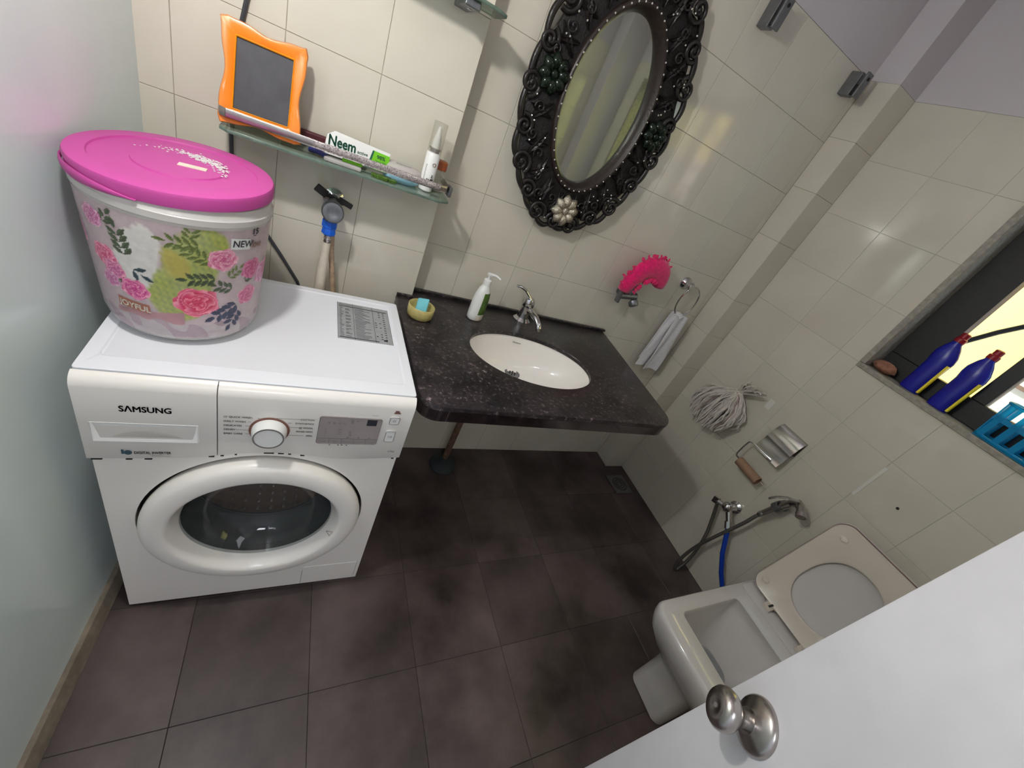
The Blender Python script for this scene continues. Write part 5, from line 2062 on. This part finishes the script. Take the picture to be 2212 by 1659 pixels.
def sect(z, x0, x1, hw, r, n=8, bow=0.0):
    lp = rrect(x0, -hw, x1, hw, r, n)
    out = []
    for x, y in lp:
        # bow the front
        if x < x0 + r + .001:
            x -= bow * (1 - (y / hw) ** 2)
        out.append(Vector((x, YT + y, z)))
    return out


m = MB()
S_out = [(0.0045, 1.572, 2.10, .085, .03, 0.01), (.10, 1.572, 2.10, .085, .03, .01), (.19, 1.568, 2.13, .088, .035, .01), (.235, 1.545, 2.16, .12, .05, .012), (.27, 1.515, 2.18, .155, .06, .018), (.32, 1.485, 2.19, .177, .05, .022),
         (.36, 1.472, 2.195, .183, .042, .024), (.385, 1.470, 2.197, .184, .038, .024), (.396, 1.474, 2.197, .181, .036, .024), (.402, 1.482, 2.195, .176, .034, .024),
         (.4025, 1.548, 1.862, .134, .018, .004), (.400, 1.552, 1.859, .131, .018, .004), (.372, 1.556, 1.868, .128, .018, .0), (.345, 1.566, 1.856, .120, .025, .0), (.28, 1.586, 1.83, .104, .045, .0), (.21, 1.63, 1.81, .075, .05, 0), (.165, 1.67, 1.79, .05, .04, 0), (.160, 1.70, 1.76, .02, .015, 0)]
m.loft([sect(z, a, b, hw, r, 8, bw) for z, a, b, hw, r, bw in S_out], cap0=True, cap1=True)
m.build('bowl', 'porcelain_wc', wc, angle=60, bevel=0)
MB().loft([sect(.205, 1.64, 1.80, .068, .05), sect(.2055, 1.64, 1.80, .068, .05)]).build('water', 'water', wc)
# raised rear ledge and hinge bases
m = MB()
m.loft([sect(.4027, 1.925, 2.195, .174, .02), sect(.407, 1.926, 2.195, .173, .02), sect(.409, 1.93, 2.193, .170, .02)])
m.build('rear_ledge', 'porcelain_wc', wc, angle=50)
for y in (-.510, -.66):
    m = MB().box((1.950, y - .016, .4088), (1.985, y + .016, .426))
    h_ = m.build('hinge', 'seat_plastic', wc, bevel=.002)
    MB().box((1.955, y - .006, .4262), (1.982, y + .001, .430)).build('hinge_pin', 'gap', h_, bevel=.001)
    MB().cyl((1.988, y - .022, .424), (1.988, y + .022, .424), .009).build('hinge_barrel', 'seat_plastic', h_)
# seat and lid in the raised position
sU = Vector((0, -1, 0))
s0 = Vector((1.992, YT, .418))
s1 = Vector((2.112, YT, .800))
sV = (s1 - s0).normalized()
sN = sU.cross(sV)
if sN.x > 0:
    sN = -sN
SL = (s1 - s0).length
outl = rrect(-.182, 0, .182, SL, .045, 8)
outl = [(x * (1 - .02 * max(0, y - .2) / .2), y + .006 * (1 - (x / .19) ** 2) * (y > .3)) for x, y in outl]


def egg(a, c=(0, .178)):
    d = math.sin(a)
    B = .142 if d > 0 else .118
    A = .112
    n = 2.3
    r = 1 / ((abs(math.cos(a)) / A) ** n + (abs(d) / B) ** n) ** (1 / n)
    return (c[0] + r * math.cos(a), c[1] + r * math.sin(a))


oL, iL = ring_between(outl, egg, (0, .178), 64)
PT = lambda p, n: s0 + sU * p[0] + sV * p[1] + sN * n
sh = lambda p, k: (p[0] * k, .165 + (p[1] - .165) * k)
m = MB()
m.loft([[PT(p, .0) for p in iL], [PT(p, .0) for p in oL], [PT(p, .013) for p in oL], [PT(sh(p, .985), .016) for p in oL], [PT(sh(p, .955), .0135) for p in oL], [PT(sh(p, 1.05), .0145) for p in iL], [PT(sh(p, 1.0), .010) for p in iL]], closed=True)
m.build('seat', 'seat_plastic', wc, angle=40)
for u, v in ((-.150, .045), (-.130, .352), (.145, .055), (.125, .345)):
    c = PT((u, v), .0145)
    MB().lathe([(.010, 0), (.010, .004), (.008, .006), (.001, .0065)], c, sN, 18, sx=1.35).build('buffer', 'seat_plastic', wc)
ol2 = [sh(p, 1.035) for p in outl]
m = MB()
m.loft([[PT(p, -.020) for p in ol2], [PT(p, -.008) for p in ol2], [PT(sh(p, .985), -.003) for p in ol2], [PT(sh(p, .97), -.0035) for p in ol2], [PT(sh(p, .93), -.008) for p in ol2]])
m.build('lid', 'lid_plastic', wc, angle=40)
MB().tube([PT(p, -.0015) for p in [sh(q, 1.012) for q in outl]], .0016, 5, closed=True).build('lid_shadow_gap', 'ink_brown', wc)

# ------------------------------------------------------------------ bathroom door (open, right foreground)
dU = Vector((math.cos(math.radians(55)), math.sin(math.radians(55)), 0))
dN = Vector((-math.sin(math.radians(55)), math.cos(math.radians(55)), 0))
rose = Vector((.930, -.744, .957))
edge = rose + dU * .058
dr1 = bpy.data.objects.new('door_1', None)
col.objects.link(dr1)
dr1.location = (edge.x, edge.y, 0)
struct(dr1)
dr1['label'] = 'open white laminate door with a round steel knob, filling the lower right'
bpy.context.view_layer.update()
A_ = Vector((edge.x, edge.y, .01))
m = MB()
m.prism([A_, A_ - dU * .74, A_ - dU * .74 - dN * .034, A_ - dN * .034], (0, 0, 2.04))
m.build('leaf', 'white_door', dr1, bevel=.0015)
rc0 = rose + dN * .0003
m = MB()
m.lathe([(.0365, 0), (.0365, .003), (.0355, .006), (.032, .0095), (.022, .0135), (.0165, .016), (.0165, .018)], rc0, dN, 48)
kb = m.build('door_handle', 'steel', dr1, angle=60)
m = MB()
m.lathe([(.0125, .016), (.0118, .026), (.0125, .032), (.019, .037), (.0255, .044), (.0278, .0515), (.0265, .058), (.0225, .063), (.016, .0655), (.008, .0645), (.001, .0635)], rc0, dN, 48)
m.build('knob', 'steel', kb, angle=70)
m = MB()
q = rc0 + dN * .0636
m.cyl(q, q + dN * .0012, .0032, n=14)
m.build('push_pin', 'ink_grey', kb)
# wall lamp holder that carries the bulb light
lh = thing('wall_lamp', 'small round wall lamp holder high on the left wall', 'lamp', (-.04, -.12, 2.0))
m = MB().lathe([(.045, 0), (.045, .012), (.02, .018), (.018, .05)], (-.063, -.12, 2.03), (1, -.07, 0), 28)
m.build('holder', 'white_plastic', lh)
